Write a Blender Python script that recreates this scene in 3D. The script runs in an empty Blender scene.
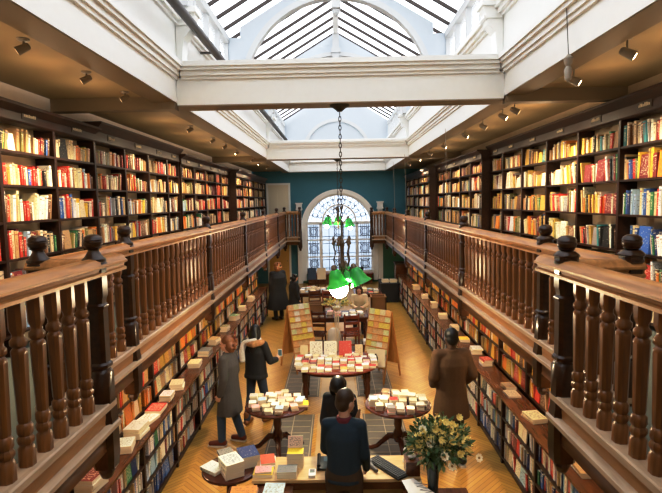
import bpy, math, random
from mathutils import Vector, Matrix
from math import sin, cos, pi, radians as R
rnd = random.Random(7)
scn = bpy.context.scene
COL = scn.collection
H = 3.55            # camera height above the shop floor
# ------------------------------------------------------------------ camera
F, PI_, YA, RO = 500., 0.08980905, -0.01150004, -0.01958304
fw = Vector((sin(YA)*cos(PI_), cos(YA)*cos(PI_), -sin(PI_)))
rt = Vector((cos(YA), -sin(YA), 0)); up = rt.cross(fw)
ax = rt*cos(RO)+up*sin(RO); ay = -rt*sin(RO)+up*cos(RO)
cam = bpy.data.cameras.new('camera'); camo = bpy.data.objects.new('camera', cam); COL.objects.link(camo)
cam.sensor_width = 36; cam.lens = F/662*36; cam.clip_end = 200; cam.clip_start = .05
mw = Matrix((ax, ay, -fw)).transposed().to_4x4(); mw.translation = (0, 0, H)
camo.matrix_world = mw; scn.camera = camo
def project(p):
    q = Vector(p)-Vector((0, 0, H)); d = q.dot(fw)
    if d < .1: return None
    return 331+F*q.dot(ax)/d, 246.5-F*q.dot(ay)/d, d
# ------------------------------------------------------------------ materials
MATS = {}
def nt(name):
    m = bpy.data.materials.new(name); m.use_nodes = True
    n = m.node_tree.nodes; return m, n, m.node_tree.links, n['Principled BSDF']
def plain(name, col, rough=.5, metal=0, noise=.12, scale=12, spec=.5, emit=None, es=0, bump=0):
    m, n, l, b = nt(name)
    b.inputs['Roughness'].default_value = rough; b.inputs['Metallic'].default_value = metal
    b.inputs['Specular IOR Level'].default_value = spec
    tc = n.new('ShaderNodeTexCoord'); nz = n.new('ShaderNodeTexNoise'); nz.inputs['Scale'].default_value = scale; nz.inputs['Detail'].default_value = 4
    mx = n.new('ShaderNodeMix'); mx.data_type = 'RGBA'
    mx.inputs[6].default_value = (*[c*(1-noise) for c in col], 1); mx.inputs[7].default_value = (*[min(1, c*(1+noise)) for c in col], 1)
    l.new(tc.outputs['Object'], nz.inputs['Vector']); l.new(nz.outputs['Fac'], mx.inputs[0]); l.new(mx.outputs[2], b.inputs['Base Color'])
    if emit: b.inputs['Emission Color'].default_value = (*emit, 1); b.inputs['Emission Strength'].default_value = es
    if bump:
        bp = n.new('ShaderNodeBump'); bp.inputs['Strength'].default_value = bump; l.new(nz.outputs['Fac'], bp.inputs['Height']); l.new(bp.outputs[0], b.inputs['Normal'])
    MATS[name] = m; return m
def wood(name, c0, c1, rough=.35, sc=(14, 1.6, 14), spec=.5):
    m, n, l, b = nt(name)
    b.inputs['Roughness'].default_value = rough; b.inputs['Specular IOR Level'].default_value = spec
    tc = n.new('ShaderNodeTexCoord'); mp = n.new('ShaderNodeMapping'); mp.inputs['Scale'].default_value = sc
    nz = n.new('ShaderNodeTexNoise'); nz.inputs['Scale'].default_value = 1.5; nz.inputs['Detail'].default_value = 6; nz.inputs['Distortion'].default_value = .6
    cr = n.new('ShaderNodeValToRGB'); cr.color_ramp.elements[0].position = .3; cr.color_ramp.elements[1].position = .72
    cr.color_ramp.elements[0].color = (*c0, 1); cr.color_ramp.elements[1].color = (*c1, 1)
    l.new(tc.outputs['Object'], mp.inputs['Vector']); l.new(mp.outputs[0], nz.inputs['Vector']); l.new(nz.outputs['Fac'], cr.inputs[0]); l.new(cr.outputs[0], b.inputs['Base Color'])
    MATS[name] = m; return m
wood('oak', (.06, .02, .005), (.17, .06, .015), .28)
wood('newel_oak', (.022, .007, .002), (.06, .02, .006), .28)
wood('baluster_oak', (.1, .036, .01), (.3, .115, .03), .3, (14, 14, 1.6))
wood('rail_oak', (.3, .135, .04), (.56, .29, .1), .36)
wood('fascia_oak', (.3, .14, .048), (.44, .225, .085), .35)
wood('ledge_oak_sheen', (.38, .27, .175), (.56, .43, .3), .28)  # oak paled so the highlight along the ledges is in the colour
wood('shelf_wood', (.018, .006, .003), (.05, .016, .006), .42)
wood('counter_wood', (.07, .02, .008), (.17, .055, .018), .25)
wood('mahogany', (.05, .012, .006), (.12, .03, .014), .25, (3, 3, 3))
wood('redtop', (.17, .035, .018), (.3, .07, .035), .2, (4, 4, 4))
wood('desk_wood', (.55, .36, .16), (.72, .52, .27), .35, (2, 10, 10))
wood('rack_wood', (.5, .22, .06), (.68, .34, .1), .4, (8, 8, 2))
plain('white_paint', (.83, .83, .8), .4, noise=.03)
plain('cream_paint', (.78, .71, .56), .5, noise=.04)
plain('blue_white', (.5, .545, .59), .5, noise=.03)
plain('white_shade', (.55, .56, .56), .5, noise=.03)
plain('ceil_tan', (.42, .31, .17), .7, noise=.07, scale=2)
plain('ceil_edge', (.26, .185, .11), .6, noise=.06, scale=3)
plain('back_panel', (.68, .55, .4), .7, noise=.06)
plain('teal', (.05, .19, .25), .7, noise=.08, scale=3)
plain('green_wall', (.06, .19, .12), .7, noise=.08, scale=3)
plain('door_paint', (.74, .66, .5), .5, noise=.03)
plain('door_yellow', (.7, .4, .1), .5, noise=.06)
plain('carpet', (.13, .145, .12), .95, noise=.15, scale=60)
plain('bar_shaded', (.06, .045, .038), .6)  # the shade on the glazing bars is put into this dark brown
plain('pipe', (.055, .045, .04), .4)
plain('iron', (.045, .04, .038), .45, .4)
plain('bronze', (.2, .15, .1), .4, .5)
plain('brass', (.5, .33, .12), .3, .9)
plain('fixture', (.35, .3, .24), .4)
plain('lens_on', (1, .9, .7), .4, emit=(1, .8, .5), es=14)
plain('lens_dim', (.5, .42, .3), .3, emit=(1, .75, .45), es=.6)
plain('bulb', (1, .95, .8), .3, emit=(1, .86, .6), es=60)
plain('grille', (.19, .165, .13), .6, noise=.2, scale=9)
plain('grille_line', (.5, .43, .3), .5)
plain('paleboard', (.5, .34, .16), .35, noise=.14, scale=6)
plain('skin', (.7, .44, .32), .5, noise=.05)
plain('skin_dark', (.09, .045, .028), .5, noise=.05)
plain('hair_black', (.008, .007, .007), .45, noise=.4, scale=60)
plain('hair_brown', (.05, .026, .014), .5, noise=.4, scale=60)
plain('hair_auburn', (.2, .075, .025), .5, noise=.4, scale=45)
plain('hair_ginger', (.36, .15, .05), .5, noise=.4, scale=45)
plain('coat_grey', (.07, .062, .06), .85, noise=.25, scale=40, bump=.2)
plain('coat_brown', (.1, .048, .018), .85, noise=.2, scale=40, bump=.2)
plain('coat_black', (.012, .012, .014), .8, noise=.3, scale=30)
plain('navy', (.012, .03, .05), .85, noise=.25, scale=50, bump=.2)
plain('burgundy', (.16, .02, .03), .8)
plain('denim', (.05, .085, .15), .85, noise=.3, scale=60)
plain('denim_dark', (.03, .045, .08), .85, noise=.3, scale=60)
plain('trouser_black', (.012, .011, .012), .8)
plain('trouser_brown', (.06, .035, .02), .8)
plain('shoe_red', (.16, .03, .02), .5)
plain('shoe_black', (.012, .011, .01), .4)
plain('boot_brown', (.2, .07, .02), .45)
plain('sole_white', (.7, .67, .6), .6)
plain('scarf', (.55, .54, .52), .9, noise=.3, scale=50)
plain('fur', (.4, .22, .1), .95, noise=.5, scale=40)
plain('cream_top', (.72, .6, .4), .85)
plain('eye_dark', (.02, .015, .012), .3)
plain('lip', (.4, .13, .1), .5)
plain('leaf', (.06, .13, .045), .6, noise=.4, scale=20)
plain('leaf_pale', (.22, .3, .14), .6, noise=.3, scale=20)
plain('petal', (.85, .74, .3), .6, noise=.1)
plain('petal_white', (.9, .86, .7), .6, noise=.06)
plain('flower_eye', (.35, .22, .05), .7)
plain('vase_glass', (.02, .028, .03), .08)
plain('paper', (.85, .84, .82), .7, noise=.04)
plain('ink', (.3, .3, .36), .7)
plain('black_plastic', (.012, .012, .014), .4)
plain('key_grey', (.035, .035, .04), .45)
plain('grey_plastic', (.12, .12, .13), .4)
plain('screen', (.1, .16, .2), .2)
plain('wicker', (.24, .11, .04), .7, noise=.4, scale=60)
plain('white_bag', (.75, .7, .62), .8)
plain('facade_grey', (.14, .14, .14), .9, noise=.3, scale=1)
plain('lead', (.05, .055, .065), .5, noise=.05)
plain('sign_plate', (.045, .03, .02), .5)
plain('sign_ink', (.62, .55, .42), .6)
plain('chain', (.09, .07, .05), .4, .6)
# floor: warm chevron parquet
def floor_mat():
    m, n, l, b = nt('parquet'); b.inputs['Roughness'].default_value = .3
    tc = n.new('ShaderNodeTexCoord'); sx = n.new('ShaderNodeSeparateXYZ'); l.new(tc.outputs['Object'], sx.inputs[0])
    def ma(op, a, bb=None):
        k = n.new('ShaderNodeMath'); k.operation = op
        for i, v in enumerate((a, bb)):
            if v is None: continue
            if isinstance(v, (int, float)): k.inputs[i].default_value = v
            else: l.new(v, k.inputs[i])
        return k.outputs[0]
    W = .5
    t = ma('PINGPONG', sx.outputs[0], W); yy = ma('ADD', sx.outputs[1], t)
    row = ma('FLOOR', ma('DIVIDE', yy, .085)); colm = ma('FLOOR', ma('DIVIDE', sx.outputs[0], W))
    cv = n.new('ShaderNodeCombineXYZ'); l.new(row, cv.inputs[0]); l.new(colm, cv.inputs[1])
    wn = n.new('ShaderNodeTexWhiteNoise'); wn.noise_dimensions = '2D'; l.new(cv.outputs[0], wn.inputs['Vector'])
    cr = n.new('ShaderNodeValToRGB'); cr.color_ramp.elements[0].color = (.4, .2, .035, 1); cr.color_ramp.elements[1].color = (.6, .36, .08, 1)
    nz = n.new('ShaderNodeTexNoise'); nz.inputs['Scale'].default_value = 1.1; nz.inputs['Detail'].default_value = 5; l.new(tc.outputs['Object'], nz.inputs['Vector'])
    mix = ma('ADD', ma('MULTIPLY', wn.outputs['Value'], .45), ma('MULTIPLY', nz.outputs['Fac'], .55)); l.new(mix, cr.inputs[0])
    gap = ma('LESS_THAN', ma('FRACT', ma('DIVIDE', yy, .085)), .09)
    mx = n.new('ShaderNodeMix'); mx.data_type = 'RGBA'; l.new(gap, mx.inputs[0]); l.new(cr.outputs[0], mx.inputs[6]); mx.inputs[7].default_value = (.22, .1, .025, 1)
    l.new(mx.outputs[2], b.inputs['Base Color']); MATS['parquet'] = m
floor_mat()
def book_mat():
    m, n, l, b = nt('book_cover'); b.inputs['Roughness'].default_value = .5
    at = n.new('ShaderNodeAttribute'); at.attribute_name = 'Col'
    uv = n.new('ShaderNodeUVMap'); uv.uv_map = 'UVMap'; sx = n.new('ShaderNodeSeparateXYZ'); l.new(uv.outputs[0], sx.inputs[0])
    def ma(op, a, bb=None):
        k = n.new('ShaderNodeMath'); k.operation = op
        for i, v in enumerate((a, bb)):
            if v is None: continue
            if isinstance(v, (int, float)): k.inputs[i].default_value = v
            else: l.new(v, k.inputs[i])
        return k.outputs[0]
    U, V = sx.outputs[0], sx.outputs[1]
    hsh = n.new('ShaderNodeTexWhiteNoise'); hsh.noise_dimensions = '1D'; l.new(ma('FLOOR', U), hsh.inputs['W']); hv = hsh.outputs['Value']
    spine = ma('MULTIPLY', ma('GREATER_THAN', V, 0), ma('LESS_THAN', V, 1))
    cover = ma('GREATER_THAN', V, 1.5)
    fu, fv = ma('FRACT', U), ma('FRACT', V)
    inu = ma('MULTIPLY', ma('GREATER_THAN', fu, .22), ma('LESS_THAN', fu, .78))
    lo = ma('ADD', .18, ma('MULTIPLY', hv, .25)); hi = ma('ADD', .62, ma('MULTIPLY', hv, .3))
    inv = ma('MULTIPLY', ma('GREATER_THAN', fv, lo), ma('LESS_THAN', fv, hi))
    cv = n.new('ShaderNodeCombineXYZ'); l.new(ma('MULTIPLY', U, 3), cv.inputs[0]); l.new(ma('MULTIPLY', V, 24), cv.inputs[1])
    nz = n.new('ShaderNodeTexNoise'); nz.inputs['Scale'].default_value = 1; nz.inputs['Detail'].default_value = 2; l.new(cv.outputs[0], nz.inputs['Vector'])
    letter = ma('MULTIPLY', ma('MULTIPLY', inu, inv), ma('GREATER_THAN', nz.outputs['Fac'], .53))
    band = ma('MULTIPLY', ma('GREATER_THAN', fv, .84), ma('LESS_THAN', fv, ma('ADD', .86, ma('MULTIPLY', hv, .06))))
    mspine = ma('MULTIPLY', spine, ma('MAXIMUM', letter, band))
    cv2 = n.new('ShaderNodeCombineXYZ'); l.new(ma('MULTIPLY', U, 9), cv2.inputs[0]); l.new(ma('MULTIPLY', V, 14), cv2.inputs[1])
    nz2 = n.new('ShaderNodeTexNoise'); nz2.inputs['Scale'].default_value = 1; nz2.inputs['Detail'].default_value = 3; l.new(cv2.outputs[0], nz2.inputs['Vector'])
    inc = ma('MULTIPLY', ma('MULTIPLY', ma('GREATER_THAN', fu, .1), ma('LESS_THAN', fu, .9)), ma('MULTIPLY', ma('GREATER_THAN', fv, .12), ma('LESS_THAN', fv, .9)))
    mcov = ma('MULTIPLY', ma('MULTIPLY', cover, inc), ma('GREATER_THAN', nz2.outputs['Fac'], ma('ADD', .5, ma('MULTIPLY', hv, .16))))
    msk = ma('MULTIPLY', ma('MAXIMUM', mspine, ma('MULTIPLY', mcov, .7)), .8)
    bw = n.new('ShaderNodeRGBToBW'); l.new(at.outputs['Color'], bw.inputs[0])
    hs2 = n.new('ShaderNodeTexWhiteNoise'); hs2.noise_dimensions = '1D'; l.new(ma('ADD', ma('FLOOR', U), 77.5), hs2.inputs['W'])
    cr = n.new('ShaderNodeValToRGB'); cr.color_ramp.interpolation = 'CONSTANT'
    e = cr.color_ramp.elements; e[0].color = (.03, .03, .04, 1); e[1].position = .3; e[1].color = (.3, .04, .03, 1)
    for p, c in ((.45, (.05, .1, .2, 1)), (.6, (.12, .07, .04, 1)), (.75, (.25, .15, .04, 1)), (.88, (.05, .16, .1, 1))):
        q = e.new(p); q.color = c
    l.new(hs2.outputs['Value'], cr.inputs[0])
    dk = n.new('ShaderNodeMix'); dk.data_type = 'RGBA'; l.new(ma('GREATER_THAN', bw.outputs[0], .22), dk.inputs[0]); dk.inputs[6].default_value = (.75, .68, .5, 1); l.new(cr.outputs[0], dk.inputs[7])
    mx = n.new('ShaderNodeMix'); mx.data_type = 'RGBA'; l.new(msk, mx.inputs[0]); l.new(at.outputs['Color'], mx.inputs[6]); l.new(dk.outputs[2], mx.inputs[7])
    l.new(mx.outputs[2], b.inputs['Base Color']); MATS['book_cover'] = m
book_mat()
def glass(name, tint, alpha):
    m, n, l, b = nt(name); out = n['Material Output']; n.remove(b)
    tr = n.new('ShaderNodeBsdfTransparent'); tr.inputs[0].default_value = (*tint, 1)
    gl = n.new('ShaderNodeBsdfGlossy'); gl.inputs['Roughness'].default_value = .08
    tl = n.new('ShaderNodeBsdfTranslucent'); tl.inputs[0].default_value = (*tint, 1)
    a = n.new('ShaderNodeMixShader'); a.inputs[0].default_value = alpha; l.new(tr.outputs[0], a.inputs[1]); l.new(tl.outputs[0], a.inputs[2])
    c = n.new('ShaderNodeMixShader'); c.inputs[0].default_value = .05; l.new(a.outputs[0], c.inputs[1]); l.new(gl.outputs[0], c.inputs[2])
    l.new(c.outputs[0], out.inputs[0]); MATS[name] = m
glass('roof_glass', (.97, .98, 1), .12)
glass('window_glass', (.6, .69, .82), .6)
def shade_mat():
    m, n, l, b = nt('shade_green'); out = n['Material Output']
    b.inputs['Base Color'].default_value = (.06, .5, .12, 1); b.inputs['Roughness'].default_value = .15
    tl = n.new('ShaderNodeBsdfTranslucent'); tl.inputs[0].default_value = (.25, .6, .25, 1)
    nz = n.new('ShaderNodeTexNoise'); nz.inputs['Scale'].default_value = 6
    a = n.new('ShaderNodeMixShader'); a.inputs[0].default_value = .14; l.new(b.outputs[0], a.inputs[1]); l.new(tl.outputs[0], a.inputs[2]); l.new(a.outputs[0], out.inputs[0]); MATS['shade_green'] = m
shade_mat()
# ------------------------------------------------------------------ geometry helpers
def mat_align(d):
    d = Vector(d).normalized(); a = Vector((0, 0, 1)) if abs(d.z) < .95 else Vector((1, 0, 0))
    x = a.cross(d).normalized(); y = d.cross(x); return x, y, d
class MB:
    def __init__(s): s.v = []; s.f = []
    def add(s, vs, fs, T=None):
        b = len(s.v); s.v += [tuple(T @ Vector(v)) if T else tuple(v) for v in vs]; s.f += [tuple(b+i for i in f) for f in fs]; return s
    def box(s, x0, x1, y0, y1, z0, z1, T=None):
        x0, x1 = sorted((x0, x1)); y0, y1 = sorted((y0, y1)); z0, z1 = sorted((z0, z1))
        return s.add([(x0, y0, z0), (x1, y0, z0), (x1, y1, z0), (x0, y1, z0), (x0, y0, z1), (x1, y0, z1), (x1, y1, z1), (x0, y1, z1)],
                     [(0, 3, 2, 1), (4, 5, 6, 7), (0, 1, 5, 4), (1, 2, 6, 5), (2, 3, 7, 6), (3, 0, 4, 7)], T)
    def quad(s, *p): return s.add(p, [tuple(range(len(p)))])
    def loft(s, rings, cap=True, T=None):
        n = len(rings[0]); vs = [p for r in rings for p in r]; fs = []
        for i in range(len(rings)-1):
            for j in range(n):
                fs.append((i*n+j, i*n+(j+1) % n, (i+1)*n+(j+1) % n, (i+1)*n+j))
        if cap: fs += [tuple(reversed(range(n))), tuple((len(rings)-1)*n+j for j in range(n))]
        return s.add(vs, fs, T)
    def lathe(s, prof, c=(0, 0, 0), n=12, T=None, ph=0, sq=None):
        rings = []
        for r, z in prof:
            ring = []
            for j in range(n):
                a = 2*pi*j/n+ph; ring.append((c[0]+r*cos(a), c[1]+r*sin(a), c[2]+z))
            rings.append(ring)
        return s.loft(rings, True, T)
    def cone(s, p0, p1, r0, r1=None, n=10):
        p0 = Vector(p0); p1 = Vector(p1); r1 = r0 if r1 is None else r1; x, y, d = mat_align(p1-p0)
        return s.loft([[p+x*(r*cos(2*pi*j/n))+y*(r*sin(2*pi*j/n)) for j in range(n)] for p, r in ((p0, r0), (p1, r1))])
    def tube(s, pts, r, n=8):
        pts = [Vector(p) for p in pts]; rings = []; px = None
        for i, p in enumerate(pts):
            d = (pts[min(i+1, len(pts)-1)]-pts[max(i-1, 0)]).normalized()
            if px is None: x, y, _ = mat_align(d)
            else:
                x = (px-d*px.dot(d)); x = x.normalized() if x.length > 1e-6 else mat_align(d)[0]; y = d.cross(x)
            px = x; rr = r[i] if isinstance(r, (list, tuple)) else r
            rings.append([p+x*(rr*cos(2*pi*j/n))+y*(rr*sin(2*pi*j/n)) for j in range(n)])
        return s.loft(rings)
    def ball(s, c, r, n=10, m=7, T=None):
        rx, ry, rz = (r, r, r) if isinstance(r, (int, float)) else r
        prof = [(sin(pi*(i+.5)/m), -cos(pi*(i+.5)/m)) for i in range(m)]
        prof = [(.02, -1)]+prof+[(.02, 1)]
        return s.loft([[(c[0]+rx*q*cos(2*pi*j/n), c[1]+ry*q*sin(2*pi*j/n), c[2]+rz*z) for j in range(n)] for q, z in prof], True, T)
    def prism(s, poly, axis, a, b):
        # poly of (u,v); axis 'y': u=x v=z ; 'x': u=y v=z ; 'z': u=x v=y
        def P(u, v, w): return {'y': (u, w, v), 'x': (w, u, v), 'z': (u, v, w)}[axis]
        return s.loft([[P(u, v, a) for u, v in poly], [P(u, v, b) for u, v in poly]])
    def mesh(s, name, mat, origin=(0, 0, 0), smooth=True):
        me = bpy.data.meshes.new(name); o = Vector(origin)
        me.from_pydata([tuple(Vector(v)-o) for v in s.v], [], s.f)
        me.materials.append(MATS[mat]); me.validate()
        import bmesh as B
        bm = B.new(); bm.from_mesh(me); B.ops.recalc_face_normals(bm, faces=bm.faces); bm.to_mesh(me); bm.free()
        if smooth:
            me.polygons.foreach_set('use_smooth', [True]*len(me.polygons)); me.set_sharp_from_angle(angle=R(38))
        return me
    def build(s, name, mat, parent=None, origin=None, smooth=True):
        if origin is None: origin = tuple(parent['_o']) if parent is not None and '_o' in parent else (0, 0, 0)
        me = s.mesh(name, mat, origin, smooth); ob = bpy.data.objects.new(name, me); COL.objects.link(ob)
        if parent is not None: ob.parent = parent; ob['_o'] = origin
        else: ob.location = origin
        return ob
def tag(o, label=None, cat=None, group=None, kind=None):
    for k, v in (('label', label), ('category', cat), ('group', group), ('kind', kind)):
        if v: o[k] = v
    return o
def thing(name, loc, label, cat, group=None):
    o = bpy.data.objects.new(name, None); COL.objects.link(o); o.location = loc; o['_o'] = tuple(loc); o.empty_display_size = .1
    return tag(o, label, cat, group)
def thing_mesh(name, mb, mat, loc, label, cat, group=None):
    o = mb.build(name, mat, None, loc); o['_o'] = tuple(loc); return tag(o, label, cat, group)
def struct(name, mb, mat, label=None, smooth=False):
    return tag(mb.build(name, mat, smooth=smooth), label, kind='structure')
def copy_tree(o, parent=None):
    c = o.copy(); COL.objects.link(c)
    if parent is not None: c.parent = parent
    for ch in list(o.children): copy_tree(ch, c)
    return c
ORD = ['first', 'second', 'third', 'fourth', 'fifth', 'sixth', 'seventh', 'eighth', 'ninth', 'tenth', 'eleventh', 'twelfth', 'thirteenth', 'fourteenth', 'fifteenth', 'sixteenth', 'seventeenth', 'eighteenth', 'nineteenth', 'twentieth']
def ordn(i):
    if i < 20: return ORD[i]
    return {2: 'twenty-', 3: 'thirty-', 4: 'forty-', 5: 'fifty-'}[(i+1)//10]+ORD[(i+1) % 10-1] if (i+1) % 10 else {2: 'twentieth', 3: 'thirtieth', 4: 'fortieth', 5: 'fiftieth'}[(i+1)//10]
SIDE = {-1: 'left', 1: 'right'}
# ------------------------------------------------------------------ the setting
YB, YF = -2.4, 21.8                 # near and far end walls
GZ = 2.08                           # gallery floor
CZ = 4.82                           # underside of the gallery ceiling
struct('floor', MB().box(-3.9, 4.1, YB, YF, -.1, 0), 'parquet')
k = 0
for (x0, x1, y0, y1) in ((-1.08, -.42, 5.0, 8.08), (.38, 1.02, 5.0, 8.08), (-1.05, -.38, 8.85, 12.6), (.34, 1.0, 8.85, 12.6)):
    k += 1; struct(f'trim_{k}', MB().box(x0, x1, y0, y1, 0, .006), 'grille', 'grey inlaid floor strip with pale cross lines')
    g = MB(); y = y0+.1; j = 0
    while y < y1-.05:
        g.box(x0+.05, x1-.05, y, y+.012, .006, .009); y += .21
    for xx in (x0+.02, x1-.032): g.box(xx, xx+.012, y0, y1, .006, .009)
    g.box((x0+x1)/2-.006, (x0+x1)/2+.006, y0, y1, .006, .009)
    k += 1; struct(f'trim_{k}', g, 'grille_line')
k += 1; struct(f'trim_{k}', MB().box(-.36, .32, 5, 8.08, 0, .005).box(-.34, .3, 8.85, 12.6, 0, .005), 'paleboard')
# outer walls, gallery decks, ceilings
XL, XR = -2.1, 2.05                 # gallery edge on each side
NL, NR = -1.71, 1.6                 # narrower gallery edge near the camera
Y0 = 3.48                           # depth where the galleries step back
Y1 = 20.3                           # depth where they step in again at the far end
for s, xe, xn in ((-1, XL, NL), (1, XR, NR)):
    sd = SIDE[s]
    struct(f'wall_{sd}', MB().box(s*3.62, s*3.8, YB, YF, 0, CZ+.3), 'back_panel')
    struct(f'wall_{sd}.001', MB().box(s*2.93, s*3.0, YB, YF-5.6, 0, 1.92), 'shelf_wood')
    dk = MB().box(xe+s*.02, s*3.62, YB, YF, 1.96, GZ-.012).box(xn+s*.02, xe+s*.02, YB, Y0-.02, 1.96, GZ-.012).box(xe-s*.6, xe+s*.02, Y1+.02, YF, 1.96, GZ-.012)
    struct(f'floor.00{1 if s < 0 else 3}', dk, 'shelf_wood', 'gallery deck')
    cp = MB().box(xe+s*.06, s*3.62, YB, YF, GZ-.012, GZ).box(xn+s*.06, xe+s*.06, YB, Y0-.06, GZ-.012, GZ)
    struct(f'floor.00{2 if s < 0 else 4}', cp, 'carpet', 'grey green carpet of the gallery walk')
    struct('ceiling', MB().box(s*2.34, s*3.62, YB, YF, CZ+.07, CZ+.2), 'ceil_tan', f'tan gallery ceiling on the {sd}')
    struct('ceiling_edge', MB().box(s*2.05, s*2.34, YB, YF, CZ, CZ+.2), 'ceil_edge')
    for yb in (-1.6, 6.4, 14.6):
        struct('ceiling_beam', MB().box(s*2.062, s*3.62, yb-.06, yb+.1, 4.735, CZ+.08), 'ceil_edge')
    # white skylight upstand with two mouldings, then the clerestory
    f0 = MB().box(s*2.05, s*2.4, YB, YF, CZ+.201, 5.95)
    f0.box(s*2.045, s*2.06, YB, YF, CZ-.0, CZ+.202)
    struct(f'wall_{sd}_upstand', f0, 'white_paint')
    mo = MB()
    for z0, z1, o in ((5.1, 5.14, .025), (5.14, 5.2, .05), (5.2, 5.24, .085), (5.24, 5.3, .11), (5.80, 5.84, .03), (5.84, 5.9, .07), (5.9, 5.97, .11)):
        mo.box(s*(2.045-o), s*2.05, YB, YF, z0, z1)
    k += 1; struct(f'trim_{k}', mo, 'white_paint')
    cl = MB(); cl.box(s*2.15, s*2.4, YB, YF, 5.95, 6.06)
    cl.box(s*2.18, s*2.36, YB, YF, 6.78, 6.92)
    yy = YB
    while yy < YF:
        wdt = .2 if abs((yy-2.4) % 4.0) < .05 else .1
        cl.box(s*2.2, s*2.34, yy, yy+wdt, 6.0, 6.8); yy += .8
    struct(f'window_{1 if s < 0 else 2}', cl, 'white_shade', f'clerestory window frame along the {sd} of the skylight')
    struct(f'window_{1 if s < 0 else 2}_glass', MB().box(s*2.27, s*2.275, YB, YF, 6.06, 6.78), 'roof_glass')
# skylight roof
EZ, RZ, EX = 6.9, 8.25, 2.3
for s in (-1, 1):
    d = Vector((-s*EX, 0, RZ-EZ)).normalized(); nrm = Vector((s*d.z*1, 0, abs(d.x)))
    def rp(t, off): return Vector((s*EX*(1-t), 0, EZ+(RZ-EZ)*t))+nrm*off
    gl = MB(); a, b = rp(0, .1), rp(1, .1); gl.quad((a.x, YB, a.z), (b.x, YB, b.z), (b.x, YF, b.z), (a.x, YF, a.z))
    struct(f'window_{3 if s < 0 else 4}_glass', gl, 'roof_glass', f'sloping skylight glass on the {SIDE[s]}')
    br = MB(); y = YB+.2
    while y < YF:
        q = [rp(0, 0), rp(1, 0), rp(1, .06), rp(0, .06)]
        br.prism([(v.x, v.z) for v in q], 'y', y, y+.045); y += .62
    struct(f'window_{3 if s < 0 else 4}', br, 'bar_shaded', f'dark glazing bars of the {SIDE[s]} skylight slope')
    rl = MB(); q = [rp(-.03, .0), rp(.03, 0), rp(.03, .1), rp(-.03, .1)]
    rl.prism([(v.x, v.z) for v in q], 'y', YB, YF); k += 1; struct(f'trim_{k}', rl, 'blue_white')
rg = MB().box(-.07, .07, YB, YF, RZ-.06, RZ+.14)
k += 1; struct(f'trim_{k}', rg, 'white_paint', 'white ridge beam of the skylight')
# arched partitions across the roof
RA, ZC = 1.965, 5.73
for i, ya in enumerate((2.43, 6.43, 10.43, 14.43)):
    n = 40; a0 = math.asin((6.0-ZC)/RA); top = []; bot = []
    for j in range(n+1):
        a = pi-a0-(pi-2*a0)*j/n; x, z = RA*cos(a), ZC+RA*sin(a)
        top.append((x, min(EZ-.02+(RZ-EZ)*(1-abs(x)/EX), RZ-.02))); bot.append((x, z))
    pm = MB()
    pm.loft([[(bot[j][0], ya, bot[j][1]), (top[j][0], ya, top[j][1]), (top[j][0], ya+.1, top[j][1]), (bot[j][0], ya+.1, bot[j][1])] for j in range(n+1)])
    for s in (-1, 1): pm.box(s*abs(bot[0][0]), s*2.3, ya, ya+.1, 5.95, 6.88)
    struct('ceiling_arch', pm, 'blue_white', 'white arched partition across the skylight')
    am = MB()
    am.loft([[((RA-w)*cos(a), y, ZC+(RA-w)*sin(a)) for w, y in ((-.02, ya-.05), (.09, ya-.05), (.09, ya+.14), (-.02, ya+.14))] for a in [a0+(pi-2*a0)*j/40 for j in range(41)]])
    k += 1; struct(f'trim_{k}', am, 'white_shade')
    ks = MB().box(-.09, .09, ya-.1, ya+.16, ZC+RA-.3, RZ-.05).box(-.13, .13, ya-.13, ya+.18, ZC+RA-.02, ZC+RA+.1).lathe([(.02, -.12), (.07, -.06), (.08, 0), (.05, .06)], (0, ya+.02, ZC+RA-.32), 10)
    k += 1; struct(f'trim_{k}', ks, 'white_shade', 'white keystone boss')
# cross beams at ceiling level
for i, yb in enumerate((6.52, 14.7)):
    bm_ = MB().box(-2.045, 2.045, yb-.12, yb+.2, CZ-.03, 5.12)
    for z0, z1, o in ((5.1, 5.14, .025), (5.14, 5.2, .05), (5.2, 5.24, .085), (5.24, 5.3, .11)): bm_.box(-1.98, 1.98, yb-.12-o, yb+.2+o, z0, z1)
    bm_.box(-1.95, 1.95, yb-.08, yb+.16, 5.3, 5.33)
    struct('ceiling_crossbeam', bm_, 'white_paint', f'white moulded beam crossing the skylight well, {ORD[i]} from the camera')
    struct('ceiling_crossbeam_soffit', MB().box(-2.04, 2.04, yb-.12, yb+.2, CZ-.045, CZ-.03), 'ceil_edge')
    for s in (-1, 1):
        c = MB().prism([(s*2.045, 5.3), (s*1.98, 5.34), (s*1.95, 5.62), (s*1.86, 5.72), (s*1.82, 5.86), (s*1.8, 5.9), (s*1.8, 5.99), (s*2.045, 5.99)], 'y', yb-.06, yb+.14)
        c.box(s*1.77, s*2.045, yb-.1, yb+.18, 5.93, 6.0).box(s*1.8, s*2.045, yb-.08, yb+.16, 5.78, 5.81)
        k += 1; struct(f'trim_{k}', c, 'white_paint', f'white scroll corbel above the {ORD[i]} beam on the {SIDE[s]}')
struct('ceiling_crossbeam', MB().box(-2.04, 2.04, 21.2, YF, CZ, 5.4).box(-2.0, 2.0, 21.1, 21.2, 5.2, 5.4), 'white_paint')
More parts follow.
